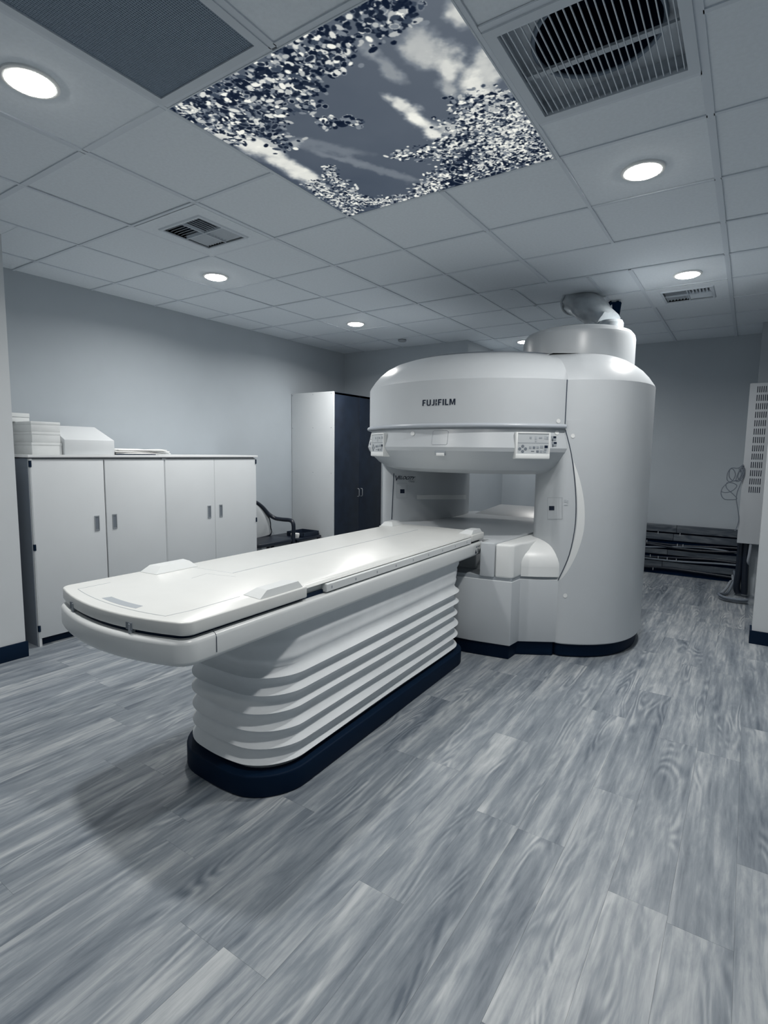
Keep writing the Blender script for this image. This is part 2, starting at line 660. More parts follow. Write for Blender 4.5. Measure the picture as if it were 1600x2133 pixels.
# plate with a round hole
n = 64
bm = bmesh.new()
hole, outer = [], []
R0 = .205
for k in range(n):
    a = 2 * math.pi * k / n
    ca, sa = math.cos(a), math.sin(a)
    hole.append(bm.verts.new((fx + R0 * ca, fy + R0 * sa, H + d)))
    s = (T / 2 - .03) / max(abs(ca), abs(sa))
    outer.append(bm.verts.new((fx + s * ca, fy + s * sa, H + d)))
for k in range(n):
    bm.faces.new((hole[k], hole[(k + 1) % n], outer[(k + 1) % n], outer[k]))
link('back_plate', finish(bm, 'back_plate'), 'sheetmetal', fg)
ringpts = [(fx + (R0 + .006) * math.cos(2 * math.pi * k / n), fy + (R0 + .006) * math.sin(2 * math.pi * k / n), H + d - .004) for k in range(n)]
tube('inlet_ring', ringpts, .008, 'grille', fg, closed=True)
rings = [[(fx + R0 * math.cos(2 * math.pi * k / n), fy + R0 * math.sin(2 * math.pi * k / n), z) for k in range(n)] for z in (H + d, H + .29)]
lo = loft('fan_duct', rings, 'void', fg, cap=False)
boxes('duct_cap', [(fx - R0, fx + R0, fy - R0, fy + R0, H + .285, H + .29)], 'void', fg)
box('cross_bar', x0 + .036, x1 - .036, fy + .03, fy + .055, H + .02, H + .03, 'sheetmetal', fg)
for k in range(23):
    X = x0 + w + (x1 - x0 - 2 * w) * (k + .5) / 23
    box('grille_bar', X - .0016, X + .0016, y0 + w, y1 - w, H - .002, H + .004, 'louver', fg)


def supply_vent(j, i, label):
    cx, cy = (j + .5) * T, (i + .5) * T
    root = empty('supply_vent', (cx, cy, H), label, 'vent', 'square four-way ceiling supply vents')
    hx = T / 2 - .013
    a = .175
    # face panel round the core
    boxes('face_panel', [(cx - hx, cx + hx, cy - hx, cy - a, H - .004, H + .006), (cx - hx, cx + hx, cy + a, cy + hx, H - .004, H + .006),
                         (cx - hx, cx - a, cy - a, cy + a, H - .004, H + .006), (cx + a, cx + hx, cy - a, cy + a, H - .004, H + .006)], 'tile', root)
    # raised bevelled rim
    rings = [rrect(cx - s, cx + s, cy - s, cy + s, .004, 2) for s in (a + .022, a + .016, a, a)]
    zz = (H - .004, H - .012, H - .012, H + .006)
    loft('rim', [[(p[0], p[1], z) for p in r] for r, z in zip(rings, zz)], 'louver', root, cap=False)
    box('back_box', cx - a, cx + a, cy - a, cy + a, H + .045, H + .05, 'void', root)
    box('divider', cx - a, cx + a, cy - .003, cy + .003, H - .008, H + .03, 'louver', root)
    box('divider', cx - .003, cx + .003, cy - a, cy + a, H - .008, H + .03, 'louver', root)
    for qx in (0, 1):
        for qy in (0, 1):
            X0, Y0 = cx - a + qx * a, cy - a + qy * a
            for k in range(7):
                t = (k + .5) / 7 * a
                if (qx + qy) % 2 == 0:
                    tilt = 1 if qy == 0 else -1
                    M = Matrix.Translation((X0 + a / 2, Y0 + t, H + .008)) @ Matrix.Rotation(math.radians(42 * tilt), 4, 'X')
                    box('louver', -a / 2 + .004, a / 2 - .004, -.013, .013, -.0008, .0008, 'louver', root, M=M)
                else:
                    tilt = 1 if qx == 0 else -1
                    M = Matrix.Translation((X0 + t, Y0 + a / 2, H + .008)) @ Matrix.Rotation(math.radians(-42 * tilt), 4, 'Y')
                    box('louver', -.013, .013, -a / 2 + .004, a / 2 - .004, -.0008, .0008, 'louver', root, M=M)


supply_vent(-2, 1, 'square louvred air vent left of the sky picture')
supply_vent(2, 6, 'square louvred air vent beyond the right downlights, near the back wall')

# small smoke detector on the far ceiling
P = onz((838, 708), H)
lathe('smoke_detector', [(.05, H - .001), (.05, H - .014), (.042, H - .022), (.02, H - .024)], P[0], P[1], 'grey', n=32)
tag(bpy.data.objects['smoke_detector'], 'tiny round detector on the ceiling near the back left wall', 'detector')

# ------------------------------------------------------------------ printed sky picture panel
NG = 520
gu, gv = np.meshgrid(np.linspace(0, 2, NG + 1), np.linspace(0, 2, NG + 1), indexing='xy')   # u along x, v along y


def vnoise(scale, seed, octs=5, ro=.55, sx=1.0, sy=1.0):
    out = np.zeros_like(gu)
    amp, tot = 1.0, 0.0
    r = np.random.default_rng(seed)
    for o in range(octs):
        s = scale * 2 ** o
        n = int(2 * s * max(sx, sy)) + 3
        g = r.random((n, n))
        X, Y = gu * s * sx, gv * s * sy
        xi, yi = X.astype(int), Y.astype(int)
        fx_, fy_ = X - xi, Y - yi
        fx_ = fx_ * fx_ * (3 - 2 * fx_)
        fy_ = fy_ * fy_ * (3 - 2 * fy_)
        v = (g[yi, xi] * (1 - fx_) + g[yi, xi + 1] * fx_) * (1 - fy_) + (g[yi + 1, xi] * (1 - fx_) + g[yi + 1, xi + 1] * fx_) * fy_
        out += v * amp
        tot += amp
        amp *= ro
    return out / tot


val = 0.31 + 0.08 * (vnoise(1.0, 3) - .5) + .03 * gu - .02 * gv       # tone 0..1 between navy and cream
clouds = [  # u, v, ru, rv, angle, strength
    (1.71, .42, .10, .20, 10, .42), (1.76, .66, .09, .18, 15, .55), (1.87, .88, .10, .20, 25, .62), (1.95, .80, .08, .18, 5, .5), (1.68, .82, .07, .12, 0, .35),
    (1.31, .80, .055, .12, 0, .62), (1.34, .98, .07, .16, 0, .68), (1.38, 1.18, .07, .12, 0, .62), (1.47, 1.2, .05, .08, 0, .4),
    (.10, .50, .10, .22, 0, .55), (.15, .72, .13, .22, 5, .62), (.16, 1.0, .10, .26, 0, .62), (.14, 1.22, .08, .2, 0, .6), (.42, .79, .07, .05, 0, .3), (.30, .62, .12, .1, 0, .4),
    (1.97, .35, .06, .12, 0, .5), (1.45, .30, .05, .12, 0, .25), (1.47, .5, .05, .12, 0, .22),
    (.62, 1.15, .05, .45, -28, .13), (.75, 1.4, .05, .4, -25, .10), (.6, .95, .06, .35, -40, .10)]
warp1, warp2 = vnoise(5, 21) - .5, vnoise(5, 22) - .5
fine1 = vnoise(9, 23)
for u, v, ru, rv, ang, st in clouds:
    a = math.radians(ang)
    du, dv = gu - u + warp1 * .16, gv - v + warp2 * .16
    p, q = du * math.cos(a) + dv * math.sin(a), -du * math.sin(a) + dv * math.cos(a)
    dd = np.sqrt((p / ru) ** 2 + (q / rv) ** 2)
    mk = np.clip(1.35 - dd + (fine1 - .5) * .9, 0, 1)
    mk = mk * mk * (3 - 2 * mk)
    tgt = .36 + st * (.75 + .25 * fine1)
    val = val + (np.maximum(tgt, val) - val) * mk


def splat(u, v, a, b, ang, tone, edge=None):
    r = max(a, b) * 1.15
    s = NG / 2
    i0, i1 = max(int((v - r) * s), 0), min(int((v + r) * s) + 2, NG + 1)
    j0, j1 = max(int((u - r) * s), 0), min(int((u + r) * s) + 2, NG + 1)
    if i0 >= i1 or j0 >= j1:
        return
    U, V = gu[i0:i1, j0:j1] - u, gv[i0:i1, j0:j1] - v
    p, q = U * math.cos(ang) + V * math.sin(ang), -U * math.sin(ang) + V * math.cos(ang)
    dd = (p / a) ** 2 + (q / b) ** 2
    sub = val[i0:i1, j0:j1]
    if edge is not None:
        sub[(dd < 1.25) & (dd >= .75)] = edge
    sub[dd < .8] = tone


def foliage(samples, n, size, spread, dark, seed, asp=1.6):
    r = np.random.default_rng(seed)
    S = np.array(samples)
    wt = S[:, 2] / S[:, 2].sum()
    for k in range(n):
        c = S[r.choice(len(S), p=wt)]
        u, v = c[0] + r.normal() * spread * c[3], c[1] + r.normal() * spread * c[3]
        if u < 0 or v < 0 or u > 2 or v > 2:
            continue
        tone = r.choice([0.0, .02, .06, .25, .5, .72, .88, 1.0], p=dark)
        s = size * r.uniform(.4, 1.3)
        splat(u, v, s * r.uniform(1.0, 2.3), s, r.uniform(0, math.pi), tone, r.choice([.75, .6, .5]) if r.random() < .16 else None)


DK = [.26, .18, .12, .10, .10, .10, .08, .06]
LT = [.13, .09, .08, .10, .14, .18, .16, .12]
DK = [.20, .15, .13, .15, .14, .11, .07, .05]
foliage([(.10, .04, 2, 1), (.30, .06, 3, 1), (.55, .10, 4, 1.2), (.80, .12, 4, 1.3), (1.05, .12, 4, 1.2), (1.3, .12, 3, 1), (1.62, .10, 3, 1), (1.75, .16, 1.4, .5),
         (.75, .30, 3, 1), (.50, .30, 3, 1.2), (.25, .22, 3, 1.2), (.92, .33, 1.6, .7), (.80, .50, 1.0, .5), (.40, .50, 2, 1), (.22, .40, 2.4, 1),
         (.92, .76, 1.1, .35), (.80, .70, .9, .4), (.97, .82, .6, .25), (.33, .72, .7, .7), (1.2, .25, 2, .7)], 2300, .0165, .085, DK, 5)
foliage([(.05, .10, 1, 1), (.08, .30, 1, .8), (.06, .5, .6, .6)], 260, .014, .05, LT, 6)
foliage([(1.95, 1.95, 4, 1.2), (1.9, 1.7, 5, 1.4), (1.85, 1.4, 5, 1.3), (1.88, 1.15, 4, 1), (1.72, 1.05, 2, .7), (1.6, 1.25, 3, 1), (1.7, 1.55, 5, 1.3), (1.55, 1.8, 5, 1.3),
         (1.3, 1.92, 4, 1), (1.1, 1.85, 3, .9), (1.35, 1.6, 3, 1), (1.0, 1.95, 2, .7), (1.18, 1.4, 1.2, .6), (1.02, 1.34, 1.0, .4), (.9, 1.9, 1.5, .6), (1.45, 1.4, 2, .8)],
        4300, .0125, .085, [.16, .10, .08, .09, .12, .16, .16, .13], 8)
foliage([(1.95, 1.85, 3, .9), (1.8, 1.88, 3, .8), (1.55, 1.9, 3, .8), (1.3, 1.75, 2, .6), (1.4, 1.68, 2, .6), (1.2, 1.95, 2, .6)], 330, .02, .07, [.45, .3, .15, .1, 0, 0, 0, 0], 9)
foliage([(1.95, 1.9, 3, 1.2), (1.8, 1.7, 3, 1.2), (1.5, 1.85, 3, 1.2), (1.85, 1.3, 3, 1.2)], 900, .0095, .10, [.05, .05, .05, .1, .15, .2, .25, .15], 10)
foliage([(.06, 1.9, 3, 1), (.12, 1.7, 3, 1), (.10, 1.5, 3, .9), (.12, 1.35, 2, .7), (.36, 1.28, 1.6, .5), (.42, 1.2, 1.2, .4), (.33, 1.42, 2, .6), (.3, 1.6, 3, .8), (.28, 1.8, 3, .9),
         (.45, 1.93, 3, .7), (.62, 1.95, 3, .6), (.8, 1.96, 2, .6)], 1900, .0115, .06, LT, 12)
pv = np.pad(val, 1, mode='edge')
val = .36 * val + .16 * (pv[:-2, 1:-1] + pv[2:, 1:-1] + pv[1:-1, :-2] + pv[1:-1, 2:])
stops = np.array([0, .25, .5, .75, 1.0])
cols = np.array([[5, 20, 42], [56, 67, 83], [118, 126, 135], [182, 185, 184], [240, 240, 231]], float) / 255
cols = np.where(cols <= .04045, cols / 12.92, ((cols + .055) / 1.055) ** 2.4)
val = np.clip(val, 0, 1)
rgb = np.stack([np.interp(val, stops, cols[:, k]) for k in range(3)], -1)
b0 = .013
XX = gu / 2 * (2 * T - 2 * b0) + b0
YY = gv / 2 * (2 * T - 2 * b0) + b0
sp = empty('sky_picture_panel', (T, T, H), 'large backlit sky and foliage picture panel set in the ceiling', 'ceiling panel')
verts = np.stack([XX - T, YY - T, np.zeros_like(XX)], -1).reshape(-1, 3)
me = bpy.data.meshes.new('picture')
idx = np.arange((NG + 1) ** 2).reshape(NG + 1, NG + 1)
fa = np.stack([idx[:-1, :-1], idx[1:, :-1], idx[1:, 1:], idx[:-1, 1:]], -1).reshape(-1, 4)
me.vertices.add(len(verts))
me.vertices.foreach_set('co', verts.ravel())
me.loops.add(fa.size)
me.loops.foreach_set('vertex_index', fa.ravel())
me.polygons.add(len(fa))
me.polygons.foreach_set('loop_start', np.arange(0, fa.size, 4))
me.polygons.foreach_set('loop_total', np.full(len(fa), 4))
me.update(calc_edges=True)
ca = me.color_attributes.new('print', 'FLOAT_COLOR', 'POINT')
ca.data.foreach_set('color', np.concatenate([rgb.reshape(-1, 3), np.ones((len(verts), 1))], 1).ravel())
m = bpy.data.materials.new('sky_print')
m.use_nodes = True
nt = m.node_tree
bs = nt.nodes['Principled BSDF']
at_ = nt.nodes.new('ShaderNodeAttribute')
at_.attribute_name = 'print'
nt.links.new(at_.outputs['Color'], bs.inputs['Emission Color'])
bs.inputs['Emission Strength'].default_value = 0.92
dk = nt.nodes.new('ShaderNodeMixRGB')
dk.blend_type = 'MULTIPLY'
dk.inputs[0].default_value = 1
dk.inputs[2].default_value = (.25, .25, .25, 1)
nt.links.new(at_.outputs['Color'], dk.inputs[1])
nt.links.new(dk.outputs[0], bs.inputs['Base Color'])
bs.inputs['Roughness'].default_value = .6
bs.inputs['Specular IOR Level'].default_value = .1
MATS['sky_print'] = m
link('picture', me, 'sky_print', sp, (T, T, H - .001))
box('backing', b0, 2 * T - b0, b0, 2 * T - b0, H + .002, H + .02, 'trim', sp)
boxes('edge_strip', [(b0 - .004, 2 * T - b0 + .004, b0 - .006, b0, H - .004, H + .004), (b0 - .004, 2 * T - b0 + .004, 2 * T - b0, 2 * T - b0 + .006, H - .004, H + .004),
                     (b0 - .006, b0, b0, 2 * T - b0, H - .004, H + .004), (2 * T - b0, 2 * T - b0 + .006, b0, 2 * T - b0, H - .004, H + .004)], 'louver', sp)


# ------------------------------------------------------------------ scanner gantry
CX, CY, RD = .15, 3.03, 1.03
gantry = empty('mri_gantry', (CX, CY, 0), 'large white open scanner gantry with a round upper housing and a thick right pillar', 'scanner')


def cyl(q, r):
    d = ray(q)
    o = CAM[:2] - np.array([CX, CY])
    a, b, c = d[:2] @ d[:2], 2 * o @ d[:2], o @ o - r * r
    t = (-b - math.sqrt(b * b - 4 * a * c)) / (2 * a)
    P = CAM + t * d
    return math.degrees(math.atan2(P[1] - CY, P[0] - CX)), P[2]


def pol(a, r, z):
    a = math.radians(a)
    return (CX + r * math.cos(a), CY + r * math.sin(a), z)


up = lathe('upper_housing', [(.55, 1.660), (1.005, 1.660), (RD, 1.668), (RD, 1.80), (RD, 1.975), (1.022, 1.992), (.985, 2.045), (.945, 2.09), (.895, 2.13), (.835, 2.165), (.76, 2.19), (.66, 2.204), (.3, 2.208)],
           CX, CY, 'plastic', gantry, n=160, deg=14)
band = lathe('lower_band', [(.3, 1.31), (.70, 1.312), (.80, 1.322), (.88, 1.345), (.945, 1.383), (.995, 1.43), (1.032, 1.478), (1.042, 1.505), (1.030, 1.56), (1.012, 1.64), (1.008, 1.662), (.55, 1.664)],
             CX, CY, 'plastic', gantry, n=160, deg=14)
tube('trim_ring', [pol(a, RD + .006, 1.657) for a in np.linspace(-36.5, -236, 110)], .0145, 'ring', gantry, n=10)
lathe('top_bounce_blocker', [(.05, 2.200), (.70, 2.200), (.70, 2.2105), (.05, 2.2115)], CX, CY, 'midgrey', gantry, n=96)  # added dark disc, unseen from below, cuts light bounced onto the ceiling
lathe('rear_cap', [(.30, 2.19), (.30, 2.222), (.285, 2.238), (.2, 2.243)], -.32, 3.30, 'plastic', gantry, n=64)

# right pillar
PR = catmull([(.985, 2.425), (1.10, 2.462), (1.235, 2.555), (1.345, 2.69), (1.415, 2.87), (1.435, 3.08), (1.405, 3.32), (1.32, 3.54), (1.17, 3.70), (.96, 3.76),
              (.80, 3.62), (.735, 3.30), (.705, 3.0), (.688, 2.76), (.72, 2.635), (.80, 2.555), (.89, 2.485)], 8)


def rings_of(outline, lst):
    return [[(p[0], p[1], z) for p in (inset(outline, d) if d else outline)] for z, d in lst]


loft('right_pillar', rings_of(PR, [(.105, .004), (.112, 0), (.6, 0), (1.3, 0), (1.70, 0)]), 'plastic', gantry, deg=16)
PH = catmull([(.985, 2.425), (1.10, 2.462), (1.235, 2.555), (1.345, 2.69), (1.415, 2.87), (1.435, 3.08), (1.405, 3.32), (1.32, 3.54), (1.17, 3.70), (.96, 3.76),
              (.70, 3.72), (.50, 3.50), (.40, 3.15), (.42, 2.75), (.55, 2.47), (.74, 2.345), (.86, 2.375)], 8)
HC = np.array([.93, 3.08])
PHN = np.array(inset(PH, 1.0)) - np.array(PH)


def head_ring(z, d):
    out = []
    for p, n in zip(PH, PHN):
        out.append((p[0] + n[0] * d, p[1] + n[1] * d, z))
    return out


loft('pillar_head', [head_ring(z, d) for z, d in ((1.70, 0), (1.8, 0), (1.975, 0), (1.992, .008), (2.045, .045), (2.09, .085), (2.13, .135), (2.165, .190), (2.185, .235), (2.196, .27))], 'plastic', gantry, deg=14)
prism('pillar_plinth', inset(PR, .028), 0, .11, 'plinth', gantry, bevel=.02)
# turret on the pillar
lathe('turret', [(.425, 2.15), (.425, 2.350), (.418, 2.380), (.395, 2.408), (.355, 2.424), (.28, 2.434), (.1, 2.437)], .845, 3.15, 'plastic', gantry, n=96, deg=20)

lathe('turret_bounce_blocker', [(.02, 2.43), (.30, 2.432), (.30, 2.438), (.02, 2.439)], .845, 3.15, 'midgrey', gantry, n=64)  # unseen dark disc added on the turret to keep its bounce down

# left pillar (mostly hidden behind the upper housing)
PLo = catmull([(-.690, 2.655), (-.60, 2.668), (-.52, 2.75), (-.445, 2.90), (-.375, 3.12), (-.335, 3.40), (-.352, 3.70), (-.45, 3.95), (-.70, 4.05), (-.98, 3.92), (-1.10, 3.62), (-1.04, 3.30), (-.90, 3.02), (-.77, 2.80)], 8)
loft('left_pillar', rings_of(PLo, [(.105, 0), (1.0, 0), (1.9, 0), (2.0, .03), (2.06, .09), (2.09, .16)]), 'plastic', gantry, deg=20)
prism('pillar_plinth', inset(PLo, .028), 0, .11, 'plinth', gantry, bevel=.02)


def hit(q, outline, off=0.002):
    """where the line of sight of a photo point meets an upright surface with this outline"""
    d = ray(q)
    best = None
    P = np.array(outline)[:, :2]
    for i in range(len(P)):
        a, b = P[i], P[(i + 1) % len(P)]
        e = b - a
        den = d[0] * e[1] - d[1] * e[0]
        if abs(den) < 1e-12:
            continue
        w = a - CAM[:2]
        t = (w[0] * e[1] - w[1] * e[0]) / den
        s = (w[0] * d[1] - w[1] * d[0]) / den
        if 0 <= s <= 1 and t > 0 and (best is None or t < best[0]):
            n = np.array([e[1], -e[0]]) / np.linalg.norm(e)
            if n @ d[:2] > 0:
                n = -n
            best = (t, n)
    t, n = best
    P = CAM + t * d
    return (P[0] + n[0] * off, P[1] + n[1] * off, P[2])


def decal(name, quads, surf, m, parent, off=.002, n=6):
    """thin plate following the surface: each quad tl,tr,br,bl in photo points"""
    vs, fs = [], []
    for q in quads:
        q = [np.array(p, float) for p in q]
        k0 = len(vs)
        for i in range(n + 1):
            for s in (0, 1):
                t = i / n
                p = (q[0] * (1 - t) + q[1] * t) * (1 - s) + (q[3] * (1 - t) + q[2] * t) * s
                vs.append(surf(p, off))
        for i in range(n):
            a = k0 + 2 * i
            fs.append((a, a + 1, a + 3, a + 2))
    return link(name, mesh(name, vs, fs), m, parent)


def rect(x0, y0, x1, y1):
    return [(x0, y0), (x1, y0), (x1, y1), (x0, y1)]


def on_right(p, off):
    return hit(p, PR, off)


def on_left(p, off):
    return hit(p, PLo, off)


def on_disc(p, off):
    a, z = cyl(p, RD)
    return pol(a, RD + off, z)


def band_r(z):
    zz = [1.383, 1.43, 1.478, 1.505, 1.56, 1.64, 1.662]
    rr = [.945, .995, 1.032, 1.042, 1.030, 1.012, 1.008]
    return float(np.interp(z, zz, rr))


def on_band(p, off):
    r = 1.03
    for _ in range(4):
        a, z = cyl(p, r)
        r = band_r(z)
    return pol(a, r + off, z)


def seam(name, pts, surf, r, parent, m='seam', sub=6, off=.0):
    P = catmull([(*p, 0) for p in pts], sub, closed=False)
    return tube(name, [surf(p[:2], off) for p in P], r, m, parent, n=6)


seam('panel_seam', [(1178, 895), (1190, 945), (1197, 1000), (1200, 1050), (1197.5, 1100), (1185, 1158), (1162, 1210)], on_right, .0032, gantry)
seam('panel_seam', [(1159.5, 1213), (1157.5, 1275), (1155.5, 1337)], on_right, .0036, gantry)
cres = []
for (xa, y_), wd in zip([(1192.5, 955), (1198, 1000), (1201.5, 1050), (1199.5, 1100), (1190, 1145), (1176, 1185), (1166, 1206)], (1.5, 11, 16, 17, 14, 8, 1.5)):
    cres.append(((xa + .8, y_), (xa + wd, y_ + 3)))
cv, cf = [], []
ca_ = catmull([(*c[0], 0) for c in cres], 5, closed=False)
cb_ = catmull([(*c[1], 0) for c in cres], 5, closed=False)
for p, q in zip(ca_, cb_):
    cv += [on_right(p[:2], .0045), on_right(q[:2], .0008)]
for k in range(len(ca_) - 1):
    cf.append((2 * k, 2 * k + 1, 2 * k + 3, 2 * k + 2))
link('edge_strip', mesh('edge_strip', cv, cf), 'plastic_lite', gantry, smooth=True)
up_pts = [pol(-36.6, RD + .001, z) for z in np.linspace(1.675, 1.975, 8)]
tube('panel_seam', up_pts, .0034, 'seam', gantry, n=6)
# access plate with a dark sensor window on the pillar
decal('access_plate', [rect(1140.5, 1036, 1172, 1082)], on_right, 'softseam', gantry, .0012)
decal('access_plate_face', [rect(1141.7, 1037.3, 1170.8, 1080.7)], on_right, 'plastic', gantry, .0020)
decal('sensor_window', [rect(1144.5, 1054, 1155.5, 1063)], on_right, 'ink', gantry, .0032)
decal('small_print', [rect(1175, 1041, 1180, 1046), rect(1175, 1051, 1183, 1053), rect(1181, 1042, 1184, 1048)], on_right, 'softseam', gantry, .002, n=2)
for q, s in (((1193.5, 908), on_right), ((1177.5, 1240.5), on_right), ((1163, 877), on_disc), ((1160, 901), on_band), ((860, 903), on_band)):
    c0 = np.array(s(q, .001))
    vs = [s((q[0] + 4.2 * math.cos(a), q[1] + 4.6 * math.sin(a)), .003) for a in np.linspace(0, 2 * math.pi, 18)[:-1]]
    link('screw_cap', mesh('screw_cap', vs, [tuple(range(17))]), 'plastic_lite', gantry)

# left pillar: front edge strip seam, name, window, long arm slot
seam('panel_seam', [(820.5, 986), (818.5, 1030), (816, 1082)], on_left, .004, gantry)
decal('access_plate', [rect(826, 1006, 848, 1038)], on_left, 'softseam', gantry, .001)
decal('access_plate_face', [rect(826.9, 1007, 847.2, 1037)], on_left, 'plastic', gantry, .002)
decal('sensor_window', [rect(833.5, 1019, 842.5, 1027.5)], on_left, 'ink', gantry, .0035)
decal('arm_slot', [rect(868, 1031, 971, 1040)], on_left, 'plastic_lite', gantry, .002, n=24)


def font_mesh(body, shear=0.0, offset=0.0):
    cu = bpy.data.curves.new('txt', 'FONT')
    cu.body = body
    cu.size = 1.0
    cu.shear = shear
    cu.offset = offset
    o = bpy.data.objects.new('txt', cu)
    COL.objects.link(o)
    dg = bpy.context.evaluated_depsgraph_get()
    me = bpy.data.meshes.new_from_object(o.evaluated_get(dg))
    bpy.data.objects.remove(o)
    me.materials.clear()
    return me


def write(name, body, q, surf, m, parent, shear=0.0, offset=0.0, off=.003):
    """lettering laid on a surface; q is its box on the photo: tl, tr, br, bl"""
    me = font_mesh(body, shear, offset)
    co = np.array([v.co for v in me.vertices])
    lo, hi = co.min(0), co.max(0)
    q = [np.array(p, float) for p in q]
    for v in me.vertices:
        s = (v.co.x - lo[0]) / (hi[0] - lo[0])
        t = (v.co.y - lo[1]) / (hi[1] - lo[1])
        p = (q[0] * (1 - s) + q[1] * s) * t + (q[3] * (1 - s) + q[2] * s) * (1 - t)
        v.co = surf(p, off)
    return link(name, me, m, parent)


write('lettering', 'V', [(823.5, 990.5), (832.5, 990.5), (830.5, 1002), (824, 1002)], on_left, 'ink', gantry, .25, .012)
write('lettering', 'ELOCITY', [(831, 991), (865.5, 993), (863, 999.5), (829.5, 998)], on_left, 'ink', gantry, .3, .02)
write('lettering', 'Oasis', [(851, 1000), (863.5, 1001), (863, 1004.8), (851, 1004.2)], on_left, 'midgrey', gantry, .2, .01)

# maker's name on the upper housing, bold condensed capitals
LET = {
    'F': (.56, [[(0, 0), (.2, 0), (.2, 1), (0, 1)], [(.2, .82), (.56, .82), (.56, 1), (.2, 1)], [(.2, .42), (.5, .42), (.5, .58), (.2, .58)]]),
    'U': (.70, [[(0, .2), (.2, .1), (.2, 1), (0, 1)], [(.5, .1), (.7, .2), (.7, 1), (.5, 1)], [(0, .2), (.12, 0), (.58, 0), (.7, .2), (.5, .2), (.46, .16), (.24, .16), (.2, .2)]]),
    'J': (.44, [[(.24, .14), (.44, .2), (.44, 1), (.24, 1)], [(0, 0), (.34, 0), (.44, .2), (.24, .2), (.2, .16), (0, .16)]]),
    'I': (.20, [[(0, 0), (.2, 0), (.2, 1), (0, 1)]]),
    'i': (.22, [[(0, 0), (.2, 0), (.2, .36), (.06, .5), (.2, .62), (.2, 1), (0, 1)]]),
    'L': (.52, [[(0, 0), (.2, 0), (.2, 1), (0, 1)], [(.2, 0), (.52, 0), (.52, .18), (.2, .18)]]),
    'M': (.86, [[(0, 0), (.18, 0), (.18, 1), (0, 1)], [(.68, 0), (.86, 0), (.86, 1), (.68, 1)], [(.18, 1), (.18, .66), (.38, .04), (.48, .04), (.43, .3), (.26, 1)], [(.68, 1), (.68, .66), (.48, .04), (.43, .3), (.60, 1)]]),
}
word = ['F', 'U', 'J', 'i', 'F', 'I', 'L', 'M']
total = sum(LET[c][0] for c in word) + .16 * 7
x = 0.0
A0, A1 = -94.1, -79.9
vs, fs = [], []
for ch in word:
    w, polys = LET[ch]
    for p in polys:
        k = len(vs)
        for px, py in p:
            a = A0 + (A1 - A0) * (x + px) / total
            vs.append(pol(a, RD + .0022, 1.7965 + .0425 * py))
        fs.append(tuple(range(k, k + len(p))))
    x += w + .16
link('lettering', mesh('lettering', vs, fs), 'ink', gantry)


def cyl_box(name, a0, a1, z0, z1, r0, r1, m, parent, n=8, bevel=0.0, rz=None):
    """curved block following the housing"""
    rings = []
    for i in range(n + 1):
        a = a0 + (a1 - a0) * i / n
        rings.append([pol(a, r0, z0), pol(a, r1, z0), pol(a, r1, z1), pol(a, r0, z1)])
    vs = [p for r in rings for p in r]
    fs = []
    for i in range(n):
        for k in range(4):
            fs.append((4 * i + k, 4 * i + (k + 1) % 4, 4 * i + 4 + (k + 1) % 4, 4 * i + 4 + k))
    fs += [(3, 2, 1, 0), tuple(4 * n + k for k in range(4))]
    bm = bmesh.new()
    bmv = [bm.verts.new(v) for v in vs]
    for f in fs:
        bm.faces.new([bmv[k] for k in f])
    me = finish(bm, name, bevel, 2, 50)
    autosmooth(me, 30)
    return link(name, me, m, parent)


